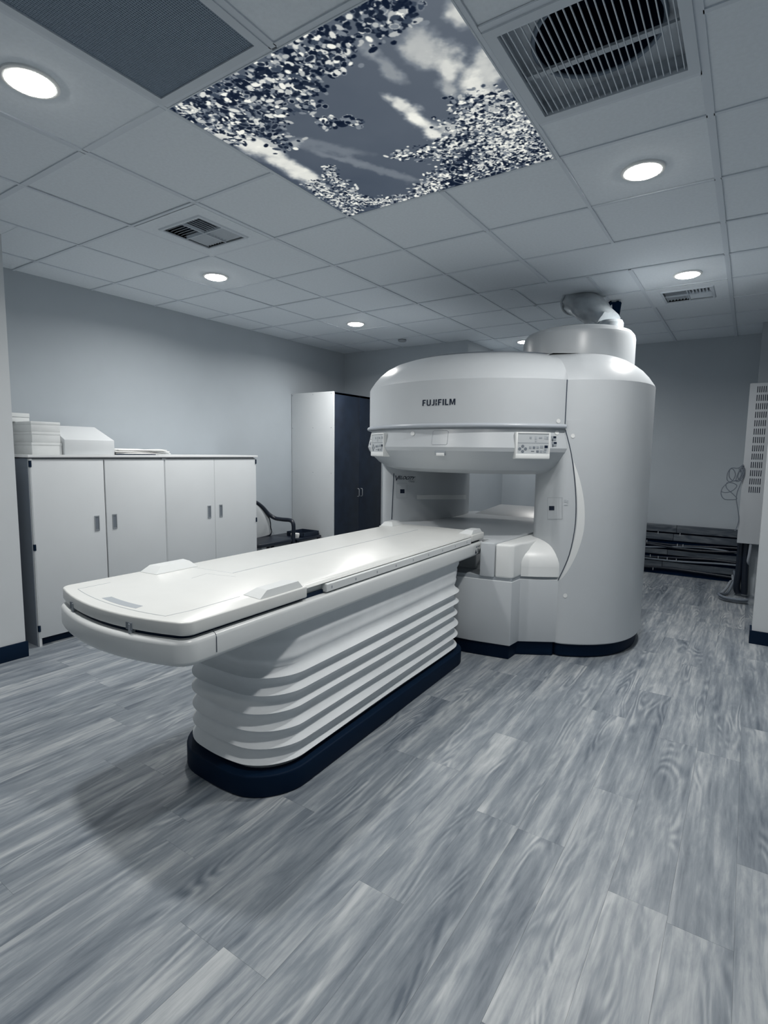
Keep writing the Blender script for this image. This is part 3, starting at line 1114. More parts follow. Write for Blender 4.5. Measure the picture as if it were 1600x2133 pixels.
def control_panel(a0, a1, labels, lab_side):
    zt, zb = 1.612, 1.428
    pn = cyl_box('control_panel', a0, a1, zb, zt, .96, 1.046, 'plastic_lite', gantry, bevel=.006)
    w = a1 - a0
    i0, i1, j0, j1 = a0 + w * .075, a1 - w * .055, zb + .036, zt - .010
    cyl_box('screen', i0, i1, j0, j1, 1.03, 1.0475, 'panelgrey', pn)
    # raised frame round the screen
    cyl_box('screen_frame', a0 + w * .02, i0, j0 - .012, zt, 1.03, 1.052, 'plastic_lite', pn, bevel=.002)
    cyl_box('screen_frame', i1, a1 - w * .015, j0 - .012, zt, 1.03, 1.052, 'plastic_lite', pn, bevel=.002)
    cyl_box('screen_frame', i0, i1, j1, zt, 1.03, 1.052, 'plastic_lite', pn, bevel=.002)
    cyl_box('screen_frame', a0 + w * .02, a1 - w * .015, zb + .004, j0, 1.03, 1.054, 'plastic_lite', pn, bevel=.004)
    zm = j0 + (j1 - j0) * .54
    cyl_box('screen_line', i0, i1, zm - .0012, zm + .0012, 1.04, 1.0482, 'midgrey', pn)

    def at(u, v):
        return i0 + (i1 - i0) * u, j0 + (j1 - j0) * v
    for u, v in ((.16, .38), (.16, .12), (.07, .25), (.25, .25)):
        a, z = at(u, v)
        c = [pol(a + 1.05 * 52 / 52 * math.cos(t) * .55, 1.0492, z + .010 * math.sin(t)) for t in np.linspace(0, 2 * math.pi, 17)[:-1]]
        link('button', mesh('button', c, [tuple(range(16))]), 'midgrey', pn)
    for u, v, du, dv, mm in ((.40, .32, .08, .11, 'grey'), (.52, .32, .08, .11, 'midgrey'), (.64, .33, .08, .11, 'grey'), (.64, .13, .08, .11, 'midgrey'), (.77, .36, .1, .12, 'grey'), (.92, .37, .11, .12, 'ink'),
                             (.76, .13, .09, .11, 'grey'), (.88, .13, .09, .11, 'grey'), (.90, .25, .08, .09, 'grey'), (.48, .14, .1, .03, 'midgrey'),
                             (.40, .80, .06, .10, 'grey'), (.57, .80, .07, .13, 'softseam'), (.57, .66, .05, .12, 'softseam'), (.72, .80, .10, .07, 'grey'), (.88, .82, .05, .14, 'softseam'), (.95, .80, .05, .12, 'grey')):
        a, z = at(u, v)
        wa, wz = (i1 - i0) * du / 2, (j1 - j0) * dv / 2
        cyl_box('button', a - wa, a + wa, z - wz, z + wz, 1.045, 1.0495, mm, pn, n=2)
    for z0, z1 in labels:
        a = lab_side
        st = cyl_box('warning_label', a - .95, a + .95, z0, z1, 1.0, band_r((z0 + z1) / 2) + .006, 'grey', gantry, n=3)
        cyl_box('label_print', a - .30, a + .95, z0 + (z1 - z0) * .52, z1, 1.0, band_r(z1) + .0095, 'ink', st, n=3)
        cyl_box('label_print', a - .9, a - .45, z0 + .003, z0 + (z1 - z0) * .45, 1.0, band_r(z0) + .0095, 'midgrey', st, n=2)


control_panel(-57.0, -43.2, ((1.558, 1.588), (1.520, 1.549)), -41.3)
control_panel(-130.5, -115.8, ((1.558, 1.588), (1.520, 1.549)), -133.0)
# square cover and finger notch on the band
a0, a1 = -89.4, -82.7
for zz in ((1.521, 1.5235), (1.6185, 1.621)):
    pass
sq = [(a0, 1.522), (a1, 1.522), (a1, 1.620), (a0, 1.620)]


def band_line(name, pts, r, m):
    P = []
    for k in range(len(pts)):
        p, q = pts[k], pts[(k + 1) % len(pts)]
        for t in np.linspace(0, 1, 7)[:-1]:
            a, z = p[0] + (q[0] - p[0]) * t, p[1] + (q[1] - p[1]) * t
            P.append(pol(a, band_r(z), z))
    return tube(name, P, r, m, gantry, n=6, closed=True)


band_line('cover_outline', [(a0 + .5, 1.522), (a1 - .5, 1.522), (a1, 1.529), (a1, 1.613), (a1 - .5, 1.620), (a0 + .5, 1.620), (a0, 1.613), (a0, 1.529)], .0022, 'softseam')
nb = cyl_box('finger_notch', -88.0, -83.7, 1.447, 1.487, 1.0, 1.0335, 'grey', gantry, bevel=.004)
cyl_box('notch_lip', -87.4, -83.9, 1.442, 1.464, 1.0, 1.036, 'plastic_lite', nb, bevel=.004)

# lower housing: bed platform, front block, corner dome, lower covers, plinth
FRONT = [(-.43, 2.165), (-.155, 2.105), (.15, 2.088), (.455, 2.104), (.738, 2.152)]
low = FRONT + [(.752, 2.285), (.985, 2.428), (.99, 2.9), (.9, 3.6), (-.45, 3.85), (-.72, 3.3), (-.62, 2.6)]
prism('lower_cover', low, .108, .572, 'plastic', gantry, bevel=.006)
prism('lower_plinth', inset(low, .030), 0, .112, 'plinth', gantry, bevel=.008)
prism('cover_gap', inset(low, .010), .56, .598, 'grey', gantry)
plat = [FRONT[0], (-.35, 2.146), (-.35, 2.300), (.508, 2.300), (.508, 2.112), (.61, 2.128), (.640, 2.62), (.66, 3.3), (.45, 4.02), (-.40, 4.05), (-.66, 3.3), (-.58, 2.6)]
prism('bed_platform', plat, .590, .838, 'plastic', gantry, bevel=.010)
blk = [(.614, 2.130), (.700, 2.143), (.728, 2.150), (.742, 2.168), (.748, 2.28), (.78, 2.36), (.80, 2.75), (.664, 2.85), (.644, 2.62)]
prism('front_block', blk, .590, .834, 'plastic_lite', gantry, bevel=.018, seg=4)
# dome between block and pillar
edge = catmull([(.752, 2.286, 0), (.86, 2.340, 0), (.988, 2.430, 0), (1.0, 2.50, 0)], 6, closed=False)
apex = np.array([.70, 2.66])
rings = []
for s in np.linspace(0, 1, 10):
    z = .664 + (.834 - .664) * math.sin(s * math.pi / 2) if s > 0 else .664
    k = .06 + .94 * math.cos(s * math.pi / 2) ** .62
    rings.append([(apex[0] + (p[0] - apex[0]) * k, apex[1] + (p[1] - apex[1]) * k, z) for p in edge])
rings = [[(p[0], p[1], .592) for p in edge], [(p[0], p[1], .662) for p in edge]] + rings
loft('corner_dome', rings, 'plastic_lite', gantry, cap=False, closed=False, deg=25)
loft('rear_lip', [[(-.30, 3.80, .836), (-.10, 3.99, .930), (-.10, 4.03, .930), (-.10, 4.03, .836)], [(.44, 3.80, .836), (.44, 3.99, .930), (.44, 4.03, .930), (.44, 4.03, .836)]], 'plastic', gantry)

# ------------------------------------------------------------------ plastic-wrapped pipe above the turret
wp = empty('vent_pipe', (.85, 3.2, 2.41), 'crumpled plastic-wrapped pipe slanting from the scanner turret to the ceiling', 'pipe')
A, B = ony((1268, 671), 3.42), ony((1203, 625), 3.62)
ax = (B - A) / np.linalg.norm(B - A)
sd = np.cross(ax, [0, 0, 1.0])
sd /= np.linalg.norm(sd)
upv = np.cross(sd, ax)
rings = []
r9 = np.random.default_rng(3)
prof = r9.normal(size=(9, 24)) * .006
for k, t in enumerate(np.linspace(0, 1, 9)):
    r = .115 + .050 * t - .010 * math.sin(t * 9)
    c = A + (B - A) * t
    rings.append([tuple(c + (sd * math.cos(a) * (r + prof[k][i]) + upv * math.sin(a) * (r * .78 + prof[k][i]))) for i, a in enumerate(np.linspace(0, 2 * math.pi, 25)[:-1])])
loft('wrapped_pipe', rings, 'film', wp, deg=70)
lathe('pipe_collar', [(.10, 2.4395), (.10, A[2] - .02), (.09, A[2]), (.03, A[2] + .005)], A[0] + .02, A[1] - .02, 'film', wp, n=40)
tube('wrap_edge', [tuple(B + (sd * math.cos(a) * .165 + upv * math.sin(a) * .130)) for a in np.linspace(0, 2 * math.pi, 40)[:-1]], .010, 'film', wp, closed=True)
br = empty('pipe_bracket', (1.0, 3.75, 2.83), 'black angled bracket on the ceiling behind the wrapped pipe', 'bracket')
P1, P2, P3, P4 = ony((1262, 640), 3.85), ony((1275, 629), 3.85), ony((1293, 628), 3.85), ony((1288, 656), 3.85)
bm = bmesh.new()
fr = [bm.verts.new(p) for p in (P2, P3, P4, ony((1276, 652), 3.85))]
bk = [bm.verts.new((v.co.x, v.co.y + .05, v.co.z)) for v in fr]
bm.faces.new(fr)
bm.faces.new(list(reversed(bk)))
for k in range(4):
    bm.faces.new((fr[k], bk[k], bk[(k + 1) % 4], fr[(k + 1) % 4]))
link('bracket_plate', finish(bm, 'bracket_plate'), 'void', br)
tube('bracket_arm', [P2, P1, ony((1268, 646), 3.85)], .018, 'void', br)
tube('hanger_rod', [(P3[0] - .03, 3.875, P3[2] - .02), (P3[0] - .03, 3.875, H - .003)], .012, 'void', br)

# ------------------------------------------------------------------ patient table
TX = .133
TH = math.radians(1.6)
table = empty('patient_table', (TX, 1.0, 0), 'long white patient table on a ribbed bellows and black base in front of the gantry', 'table')


def tp(p):
    x, y = p[0] - TX, p[1]
    if x < 0:
        x *= 1 + .075 * max(0.0, 1 - (y + .35) / 1.8)
    q = (TX + x - y * math.sin(TH), y - x * .012)
    return (*q, *p[2:])


def tprism(name, pts, z0, z1, m, bevel=0.0, seg=3, parent=None, angle=35):
    return prism(name, [tp(p) for p in pts], z0, z1, m, parent or table, bevel, seg, angle=angle)


hw = .407
# black base
base = rrect(TX - .270, TX + .402, .045, 2.075, .21, 10, bow=.04)
tprism('base', base, 0, .098, 'plinth', .008)
# bellows
r5 = np.random.default_rng(5)
def smooth_per(n, k, seed):
    r = np.random.default_rng(seed)
    out = np.zeros(n)
    for f in range(1, k):
        out += r.normal() * np.cos(2 * math.pi * f * np.arange(n) / n + r.uniform(0, 6.3)) / f
    return out
bx = rrect(TX - .232, TX + .352, .10, 2.02, .17, 12, bow=.03)
# resample the long sides so folds can waver
dense = []
for k in range(len(bx)):
    a, b = np.array(bx[k]), np.array(bx[(k + 1) % len(bx)])
    m_ = max(1, int(np.linalg.norm(b - a) / .06))
    for t in range(m_):
        dense.append(tuple(a + (b - a) * t / m_))
ND = len(dense)
levels = []
rz = [.128, .203, .280, .357, .434, .512]
for k, z in enumerate(rz):
    levels += [(z - .032, -.005, k), (z - .014, .002, k), (z - .0045, .016, k), (z, .0265, k), (z + .0035, .020, k), (z + .012, .006, k), (z + .034, -.007, k)]
levels += [(.575, .006, 6), (.592, .010, 6), (.600, .006, 6), (.640, .010, 7), (.662, .0125, 7), (.672, .008, 7), (.705, .008, 8), (.745, .008, 8)]
rings = []
for z, d, k in levels:
    wav = smooth_per(ND, 7, 100 + k) * .0035
    wz = smooth_per(ND, 6, 200 + k) * .0028
    o = inset(dense, 0)
    nrm = np.array(inset(dense, -1.0)) - np.array(dense)
    rings.append([(*tp((dense[i][0] + nrm[i][0] * (d + wav[i] * (1 if d > 0 else .4)), dense[i][1] + nrm[i][1] * (d + wav[i] * (1 if d > 0 else .4)))), z + wz[i]) for i in range(ND)])
loft('bellows', rings, 'fabric', table, deg=80)
# tray
tray = rrect(TX - hw - .004, TX + hw, -.362, 2.275, .05, 8, bow=.085)
tprism('tray', tray, .735, .828, 'table_white', .018, 4)
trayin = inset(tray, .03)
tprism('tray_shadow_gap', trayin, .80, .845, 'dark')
# seam across the tray near the front corner, both sides
for s in (-1, 1):
    xx = TX + s * (hw + .0005)
    tube('tray_seam', [tp((xx, -.235, z)) for z in (.757, .78, .81)] + [tp((xx - s * .006, -.235, .822)), tp((xx - s * .018, -.235, .8285))], .0018, 'seam', table, n=6)
# top board: wide head end, narrower middle, wide foot end
hs = .402
front = rrect(TX - hs - .006, TX + hs, -.352, 3.0, .032, 8, bow=.078)
fr_right = [p for p in front if p[0] >= TX and p[1] < 1]
fr_left = [p for p in front if p[0] < TX and p[1] < 1]
out = sorted([p for p in front if p[1] < 1], key=lambda p: math.atan2(p[1] - .2, p[0] - TX))
hm = .368
board = out + [(TX + hs, .262), (TX + hm, .272), (TX + hm, 2.045), (TX + hs, 2.055), (TX + hs, 2.262), (TX + hs - .02, 2.28), (TX - hs + .02, 2.28), (TX - hs, 2.262), (TX - hs, 2.055), (TX - hm, 2.045), (TX - hm, .272), (TX - hs, .262)]
tprism('top_board', board, .842, .890, 'table_top', .006, 3)
# long curved shoulder of the middle section and side rails
for s in (-1, 1):
    prof = [(hm - .06, .8893), (hm - .03, .8897), (hm + .002, .887), (hm + .016, .8815), (hm + .019, .876), (hm - .06, .876)]
    rings = [[tp((TX + s * u, y, z)) for u, z in prof] for y in (.275, .8, 1.4, 2.043)]
    loft('shoulder', rings, 'table_top', table, deg=60)
    rail = loft('side_rail', [[tp((TX + s * u, y, z)) for u, z in ((hm - .01, .8345), (hm + .030, .8345), (hm + .033, .837), (hm + .033, .869), (hm + .030, .8715), (hm - .01, .8715))] for y in (.40, .41, 2.02, 2.03)], 'table_white', table, deg=40)
    for k in range(9):
        y = .435 + k * .19
        M = [tp((TX + s * (hm + .0338), y + dy, .853 + dz)) for dy, dz in ((-.004, -.006), (.004, -.006), (.004, .006), (-.004, .006))]
        link('rail_slot', mesh('rail_slot', M, [(0, 1, 2, 3)]), 'grey', rail)
# raised strap clips on the board
for s in (-1, 1):
    for y0, y1 in ((-.005, .245), (2.06, 2.25)):
        b = [(TX + s * u, y) for u, y in ((.285, y0 + .01), (.390, y0), (.390, y1), (.285, y1 - .01))]
        t = [(TX + s * u, y) for u, y in ((.318, y0 + .055), (.383, y0 + .045), (.383, y1 - .02), (.318, y1 - .03))]
        rings = [[(*tp(p), .889) for p in b], [(*tp(p), .892) for p in b], [(*tp(p), .9175) for p in t]]
        loft('strap_clip', rings, 'table_white', table, deg=15)


def topline(name, pts, w=.0016, m='softseam'):
    P = [tp((*p, .8896)) for p in pts]
    return tube(name, P, w, m, table, n=6)


fl = [(x, -.308 - .070 * max(0, 1 - ((x - TX) / .41) ** 2)) for x in np.linspace(TX - .31, TX + .275, 14)]
topline('board_groove', fl + [(TX + .29, -.25), (TX + .291, -.02)])
topline('board_groove', [fl[0], (TX - .31, -.2)])
topline('board_groove', [(TX - .045, .24), (TX - .045, 1.2), (TX - .045, 2.05)], .0022)
topline('board_groove', [(TX - .36, .20), (TX - .05, .238)], .0012)
topline('board_groove', [(TX - .11, .06), (TX - .13, .16), (TX + .02, .20)], .0010)
# hand slot in the head end
sl = []
for x in np.linspace(-.115, .108, 8):
    sl.append((TX + x, -.352 - .010 * (1 - (x / .12) ** 2)))
for x in np.linspace(.100, -.105, 8):
    sl.append((TX + x, -.318 - .008 * (1 - (x / .12) ** 2)))
tprism('hand_slot', sl, .8880, .8905, 'grey')
# two square notches in the front edge of the board
for xx in (-.235, .175):
    yy = -.352 - .078 * (1 - (xx / hs) ** 2) - xx * .012
    box('edge_notch', TX + xx - .016, TX + xx + .016, yy - .0035, yy + .03, .840, .8655, 'midgrey', table)
    box('notch_post', TX + xx + .002, TX + xx + .012, yy - .006, yy + .02, .829, .862, 'grey', table)
# warning label near the gantry end of the tray
qx = TX + hw + .0016
lab = [tp((qx, y, z)) for y, z in ((2.07, .752), (2.25, .752), (2.25, .812), (2.07, .812))]
wl = link('warning_label', mesh('warning_label', lab, [(0, 1, 2, 3)]), 'table_white', table)
for y in (2.085, 2.165):
    tri = [tp((qx + .001, y + dy, .755 + dz)) for dy, dz in ((0, 0), (.034, 0), (.017, .030))]
    link('label_print', mesh('label_print', tri, [(0, 1, 2)]), 'ink', wl)
bars = []
fsb = []
for y in (2.126, 2.206):
    for k in range(5):
        z = .757 + k * .0062
        k0 = len(bars)
        bars += [tp((qx + .001, y, z)), tp((qx + .001, y + (.028 if k % 2 else .022), z)), tp((qx + .001, y + (.028 if k % 2 else .022), z + .0032)), tp((qx + .001, y, z + .0032))]
        fsb.append((k0, k0 + 1, k0 + 2, k0 + 3))
for y, ww in ((2.10, .02), (2.13, .02), (2.16, .016), (2.20, .045)):
    k0 = len(bars)
    bars += [tp((qx + .001, y, .796)), tp((qx + .001, y + ww, .796)), tp((qx + .001, y + ww, .805)), tp((qx + .001, y, .805))]
    fsb.append((k0, k0 + 1, k0 + 2, k0 + 3))
link('label_print', mesh('label_print', bars, fsb), 'midgrey', wl)

# ------------------------------------------------------------------ storage cabinets along the left wall
CXF, CT = -2.20, 1.385


def storage_cabinet(y0, y1, label, gap, hy):
    root = empty('storage_cabinet', ((XL + CXF) / 2, (y0 + y1) / 2, 0), label, 'cabinet', 'white two-door storage cabinets')
    t = .018
    boxes('carcass', [(XL + .006, CXF - .004, y0, y0 + t, 0, CT), (XL + .006, CXF - .004, y1 - t, y1, 0, CT), (XL + .006, CXF - .022, y0 + t, y1 - t, CT - t, CT),
                      (XL + .006, CXF - .022, y0 + t, y1 - t, .065, .085), (XL + .006, XL + .012, y0 + t, y1 - t, .085, CT - t)], 'cabinet', root)
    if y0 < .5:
        box('side_panel', XL + .006, CXF - .03, y0 - .004, y0 + .001, 0, CT, 'side_shade', root)  # thin sheet on the cabinet side, recess shade put into its darker grey
    box('toe_kick', CXF - .06, CXF - .045, y0 + t, y1 - t, 0, .065, 'dark', root)
    ym = (y0 + y1) / 2
    for k, (a, b) in enumerate(((y0 + .006, ym - gap / 2), (ym + gap / 2, y1 - .003))):
        d = box('door', CXF - .020, CXF, a, b, .062, CT - .010, 'cabinet', root, bevel=.0025)
        h = hy[k]
        boxes('handle', [(CXF, CXF + .004, h - .019, h - .013, .815, .935), (CXF, CXF + .004, h + .013, h + .019, .815, .935),
                         (CXF, CXF + .004, h - .013, h + .013, .925, .935), (CXF, CXF + .004, h - .013, h + .013, .815, .825)], 'metal', d)
        box('handle_recess', CXF - .001, CXF + .0015, h - .013, h + .013, .825, .925, 'midgrey', d)
        hinge_y = a - .004 if k == 0 else b - .004
        if (k == 0 and y0 < .5) or (k == 1 and y1 > 2.4):
            for z in (.115, .72, 1.325):
                box('hinge', CXF - .012, CXF + .005, hinge_y - .006, hinge_y + .008, z, z + .045, 'dark', root)
    return root


storage_cabinet(.384, 1.463, 'white two-door cabinet under the boxes, next to the left wall end', .010, (.848, .993))
storage_cabinet(1.466, 2.536, 'white two-door cabinet next to the black armchair', .004, (1.932, 2.069))
ct = box('cabinet_top', XL + .006, CXF + .012, .370, 2.550, CT + .007, CT + .027, 'board_white', bevel=.002)
tag(ct, 'long white board lying across the two storage cabinets', 'worktop')
boxes('top_spacer', [(XL + .02, CXF - .02, .40, 2.52, CT, CT + .0072)], 'dark', ct)
ZT = CT + .027

# flat cartons stacked at the left end
bx_lab = ('flat white carton at the bottom of the stack on the cabinet', 'flat white carton in the middle of the stack on the cabinet', 'flat white carton on top of the three-carton stack')
dims = ((.432, .640, 0, .088), (.436, .632, .088, .166), (.434, .634, .166, .240))
for (a, b, z0, z1), lb in zip(dims, bx_lab):
    r = empty('carton', (-2.5, (a + b) / 2, ZT + z0), lb, 'box', 'flat white cartons stacked on the cabinet')
    box('box_body', -2.74, -2.262, a, b, ZT + z0, ZT + z1 - .004, 'cardboard', r, bevel=.003)
    box('lid', -2.742, -2.260, a - .002, b + .002, ZT + z1 - .022, ZT + z1, 'cardboard', r, bevel=.003)
z0 = ZT + .240
r = empty('small_carton', (-2.62, .43, z0), 'small white lidded box standing on the carton stack by the wall end', 'box')
box('box_body', -2.735, -2.50, .385, .530, z0, z0 + .034, 'cardboard', r, bevel=.002)
box('lid', -2.737, -2.498, .383, .532, z0 + .036, z0 + .066, 'cardboard', r, bevel=.002)
box('lid_gap', -2.733, -2.502, .388, .527, z0 + .032, z0 + .038, 'seam', r)
# box with a sloping front
r = empty('sloped_box', (-2.45, .84, ZT), 'white box with a sloping lid beside the stacked cartons', 'box')
Y0, Y1 = .650, 1.040
prof = [(-2.24, 0), (-2.24, .115), (-2.47, .225), (-2.74, .225), (-2.74, 0)]
bm = bmesh.new()
ra = [bm.verts.new((p[0], Y0, ZT + p[1])) for p in prof]
# the right-hand end slopes back as well
rb = [bm.verts.new((p[0], Y1 if p[1] < .2 else Y1 - .03, ZT + p[1])) for p in prof]
bm.faces.new(ra)
bm.faces.new(list(reversed(rb)))
for k in range(5):
    bm.faces.new((ra[k], rb[k], rb[(k + 1) % 5], ra[(k + 1) % 5]))
me = finish(bm, 'box_body', .004, 2, 20)
autosmooth(me)
link('box_body', me, 'cabinet', r)
# folded sheet on a dark mat
r = empty('folded_sheet', (-2.4, 1.3, ZT), 'flat folded white sheet on a dark mat beside the sloped box', 'linen')
box('mat', -2.66, -2.225, 1.055, 1.40, ZT, ZT + .008, 'dark', r)
for k, (a, b, zz, th) in enumerate(((1.06, 1.575, .0085, .014), (1.052, 1.56, .0225, .014), (1.07, 1.52, .0365, .013))):
    n1, n2 = 10, 14
    top, bot = [], []
    for i in range(n1 + 1):
        for j in range(n2 + 1):
            u, v = i / n1, j / n2
            X = -2.66 + .42 * u + .012 * math.sin(v * 5 + k)
            Y = a + (b - a) * v + .012 * math.sin(u * 4 + k)
            edge = min(1, min(u, 1 - u, v, 1 - v) * 8)
            top.append((X, Y, ZT + zz + th * (.45 + .55 * math.sqrt(edge)) + .003 * math.sin(u * 7 + v * 6 + k)))
            bot.append((X, Y, ZT + zz))
    N = len(top)
    fs = []
    w_ = n2 + 1
    for i in range(n1):
        for j in range(n2):
            q = i * w_ + j
            fs.append((q, q + w_, q + w_ + 1, q + 1))
            fs.append((N + q, N + q + 1, N + q + w_ + 1, N + q + w_))
    rim = [j for j in range(w_)] + [i * w_ + n2 for i in range(1, n1 + 1)] + [n1 * w_ + j for j in range(n2 - 1, -1, -1)] + [i * w_ for i in range(n1 - 1, 0, -1)]
    for q in range(len(rim)):
        p0, p1 = rim[q], rim[(q + 1) % len(rim)]
        fs.append((p0, p1, N + p1, N + p0))
    me = mesh('fold', top + bot, fs)
    bm = bmesh.new()
    bm.from_mesh(me)
    bmesh.ops.recalc_face_normals(bm, faces=bm.faces)
    bm.to_mesh(me)
    bm.free()
    autosmooth(me, 50)
    link('fold', me, 'linen', r)

# ------------------------------------------------------------------ tall cabinet with dark doors
TYA, TYB, TXF, TZ = 3.715, 4.785, -2.13, 2.178
tc = empty('tall_cabinet', ((XL + TXF) / 2, (TYA + TYB) / 2, 0), 'tall cabinet with a white side panel and two dark doors in the back corner', 'cabinet')
box('side_panel', XL + .006, TXF + .004, TYA, TYA + .02, 0, TZ, 'cabinet', tc, bevel=.001)
box('side_panel', XL + .006, TXF, TYB - .02, TYB, 0, TZ, 'cabinet', tc)
box('top_panel', XL + .006, TXF, TYA + .02, TYB - .02, TZ - .03, TZ - .008, 'darkwood', tc)
box('back_panel', XL + .006, XL + .012, TYA + .02, TYB - .02, .08, TZ - .03, 'darkwood', tc)
box('bottom_panel', XL + .006, TXF - .024, TYA + .02, TYB - .02, .05, .07, 'darkwood', tc)
box('toe_kick', TXF - .06, TXF - .045, TYA + .02, TYB - .02, 0, .05, 'dark', tc)
ym = (TYA + TYB) / 2
for a, b, hy in ((TYA + .021, ym - .002, ym - .035), (ym + .002, TYB - .021, ym + .035)):
    d = box('door', TXF - .022, TXF, a, b, .06, TZ - .004, 'darkwood', tc, bevel=.002)
    tube('handle', [(TXF, hy, .89), (TXF + .022, hy, .892), (TXF + .028, hy, .90), (TXF + .028, hy, .98), (TXF + .022, hy, .988), (TXF, hy, .99)], .0045, 'metal', d, n=8)
for x in (-2.79, -2.45, -2.16):
    for z in (2.155, 1.75, 1.2):
        tube('screw', [(x, TYA - .002, z), (x, TYA + .002, z)], .004, 'midgrey', tc, n=8)

# ------------------------------------------------------------------ black armchair between the cabinets
YC = 2.915
ch = empty('armchair', (-2.5, YC, 0), 'black armchair with a grey padded back beyond the white cabinets', 'chair')


def chair_curve(sg):
    P = [(-2.70, YC, .868), (-2.695, YC + sg * .07, .862), (-2.68, YC + sg * .16, .80), (-2.655, YC + sg * .235, .715), (-2.60, YC + sg * .285, .665), (-2.50, YC + sg * .305, .655), (-2.38, YC + sg * .31, .655),
         (-2.335, YC + sg * .31, .630), (-2.322, YC + sg * .31, .57), (-2.325, YC + sg * .305, .45), (-2.318, YC + sg * .305, .2), (-2.31, YC + sg * .305, 0.003)]
    return catmull(P, 5, closed=False)


for sg in (-1, 1):
    tube('arm', chair_curve(sg), .024, 'blackplastic', ch, n=10)
    tube('leg', catmull([(-2.655, YC + sg * .245, .44), (-2.675, YC + sg * .25, .35), (-2.70, YC + sg * .265, .2), (-2.72, YC + sg * .275, .003)], 4, closed=False), .017, 'blackplastic', ch, n=10)
sh = rrect(-2.70, -2.29, YC - .285, YC + .285, .06, 5)
prism('seat', sh, .405, .452, 'blackplastic', ch, bevel=.015)
# padded back, curved outline
out = catmull([(YC - .24, .455, 0), (YC + .24, .455, 0), (YC + .275, .56, 0), (YC + .265, .655, 0), (YC + .215, .72, 0), (YC + .11, .825, 0), (YC, .855, 0), (YC - .11, .825, 0), (YC - .215, .72, 0), (YC - .265, .655, 0), (YC - .275, .56, 0)], 5)
bm = bmesh.new()
fr = [bm.verts.new((-2.655 - .07 * (p[1] - .45), p[0], p[1])) for p in out]
bk = [bm.verts.new((-2.695 - .07 * (p[1] - .45), p[0], p[1])) for p in out]
bm.faces.new(fr)
bm.faces.new(list(reversed(bk)))
for k in range(len(out)):
    bm.faces.new((fr[k], bk[k], bk[(k + 1) % len(out)], fr[(k + 1) % len(out)]))
me = finish(bm, 'backrest', .010, 3, 50)
autosmooth(me)
link('backrest', me, 'cushion', ch)
tube('back_frame', [(-2.668 - .07 * (p[1] - .45), p[0], p[1]) for p in out], .016, 'blackplastic', ch, n=8, closed=True)

# small dark side table, tray and dish
st = empty('side_table', (-2.52, 3.46, 0), 'small black side table beside the armchair', 'table')
box('table_top', -2.76, -2.30, 3.265, 3.695, .405, .432, 'blackplastic', st, bevel=.004)
for x in (-2.735, -2.325):
    for y in (3.29, 3.67):
        box('leg', x - .015, x + .015, y - .015, y + .015, 0, .406, 'blackplastic', st)
tr = empty('tray', (-2.44, 3.55, .432), 'shallow black tray on the small side table', 'tray')
a, b, c, d = -2.60, -2.33, 3.40, 3.685
box('tray_floor', a, b, c, d, .4325, .438, 'blackplastic', tr)
boxes('tray_rim', [(a, b, c, c + .008, .438, .485), (a, b, d - .008, d, .438, .485), (a, a + .008, c, d, .438, .485), (b - .008, b, c, d, .438, .485)], 'darkwood', tr, bevel=.002)
lathe('small_dish', [(.02, .4325), (.045, .4335), (.052, .470), (.050, .484), (.02, .486)], -2.40, 3.335, 'linen', n=28)
tag(bpy.data.objects['small_dish'], 'small white round tub on the side table', 'tub')

# ------------------------------------------------------------------ cable boards on the back wall
cb = empty('cable_board', (1.4, 6.04, 0), 'low run of dark boards and clipped cables along the back wall', 'cable board')
XA, XE = .45, 2.068
box('backing', XA, XE, 6.045, 6.069, 0, .62, 'void', cb)
for z0, z1, th in ((.532, .622, .036), (.432, .512, .030), (.250, .312, .026), (.088, .162, .026)):
    xs = [XA, 1.22 + z0 * .3, XE]
    for k in range(2):
        bm = bmesh.new()
        hx = (xs[k + 1] - xs[k]) / 2 - .002
        bm_box(bm, -hx, hx, -th / 2, th / 2, -(z1 - z0) / 2, (z1 - z0) / 2)
        link('board', finish(bm, 'board', .003), 'rail_wood', cb, ((xs[k] + xs[k + 1]) / 2, 6.045 - th / 2, (z0 + z1) / 2))
rr = np.random.default_rng(4)
for z, rad, sag in ((.395, .013, .015), (.36, .016, .02), (.225, .014, .02), (.195, .012, .015), (.072, .016, .012), (.348, .011, -.03)):
    P = [(x, 6.012 - .004 * math.sin(x * 9), z + sag * math.sin(x * 4.1 + z * 30)) for x in np.linspace(XA, XE - .01, 26)]
    tube('cable', P, rad, 'blackplastic' if rad > .0125 else 'cable', cb, n=8)
for x, z in ((1.18, .518), (1.42, .518), (1.06, .40), (1.40, .385), (1.46, .385), (1.11, .22), (1.20, .21), (1.30, .205), (1.15, .06), (1.40, .20)):
    box('cable_tie', x - .004, x + .004, 5.995, 6.0, z - .016, z + .016, 'grey', cb)

# ------------------------------------------------------------------ slotted steel enclosure at the right
pe = empty('filter_enclosure', (2.23, 5.32, .586), 'tall wall-mounted steel enclosure with rows of vent slots at the right edge', 'enclosure')
EX0, EX1, EY0, EY1, EZ0, EZ1 = 2.010, 2.47, 5.16, 5.449, .586, 2.190
box('enclosure_body', EX0, EX1, EY0, EY1, EZ0, EZ1, 'steel', pe, bevel=.004)
me_slot = None
for r_ in range(13):
    zc = 2.128 - r_ * .0826
    for c_ in range(6):
        xc = EX0 + .066 + c_ * .0172
        if me_slot is None:
            bm = bmesh.new()
            bm_box(bm, -.0036, .0036, -.0012, .0012, -.030, .030)
            me_slot = finish(bm, 'vent_slot')
        link('vent_slot', me_slot, 'ink', pe, (xc, EY0 - .0004, zc))
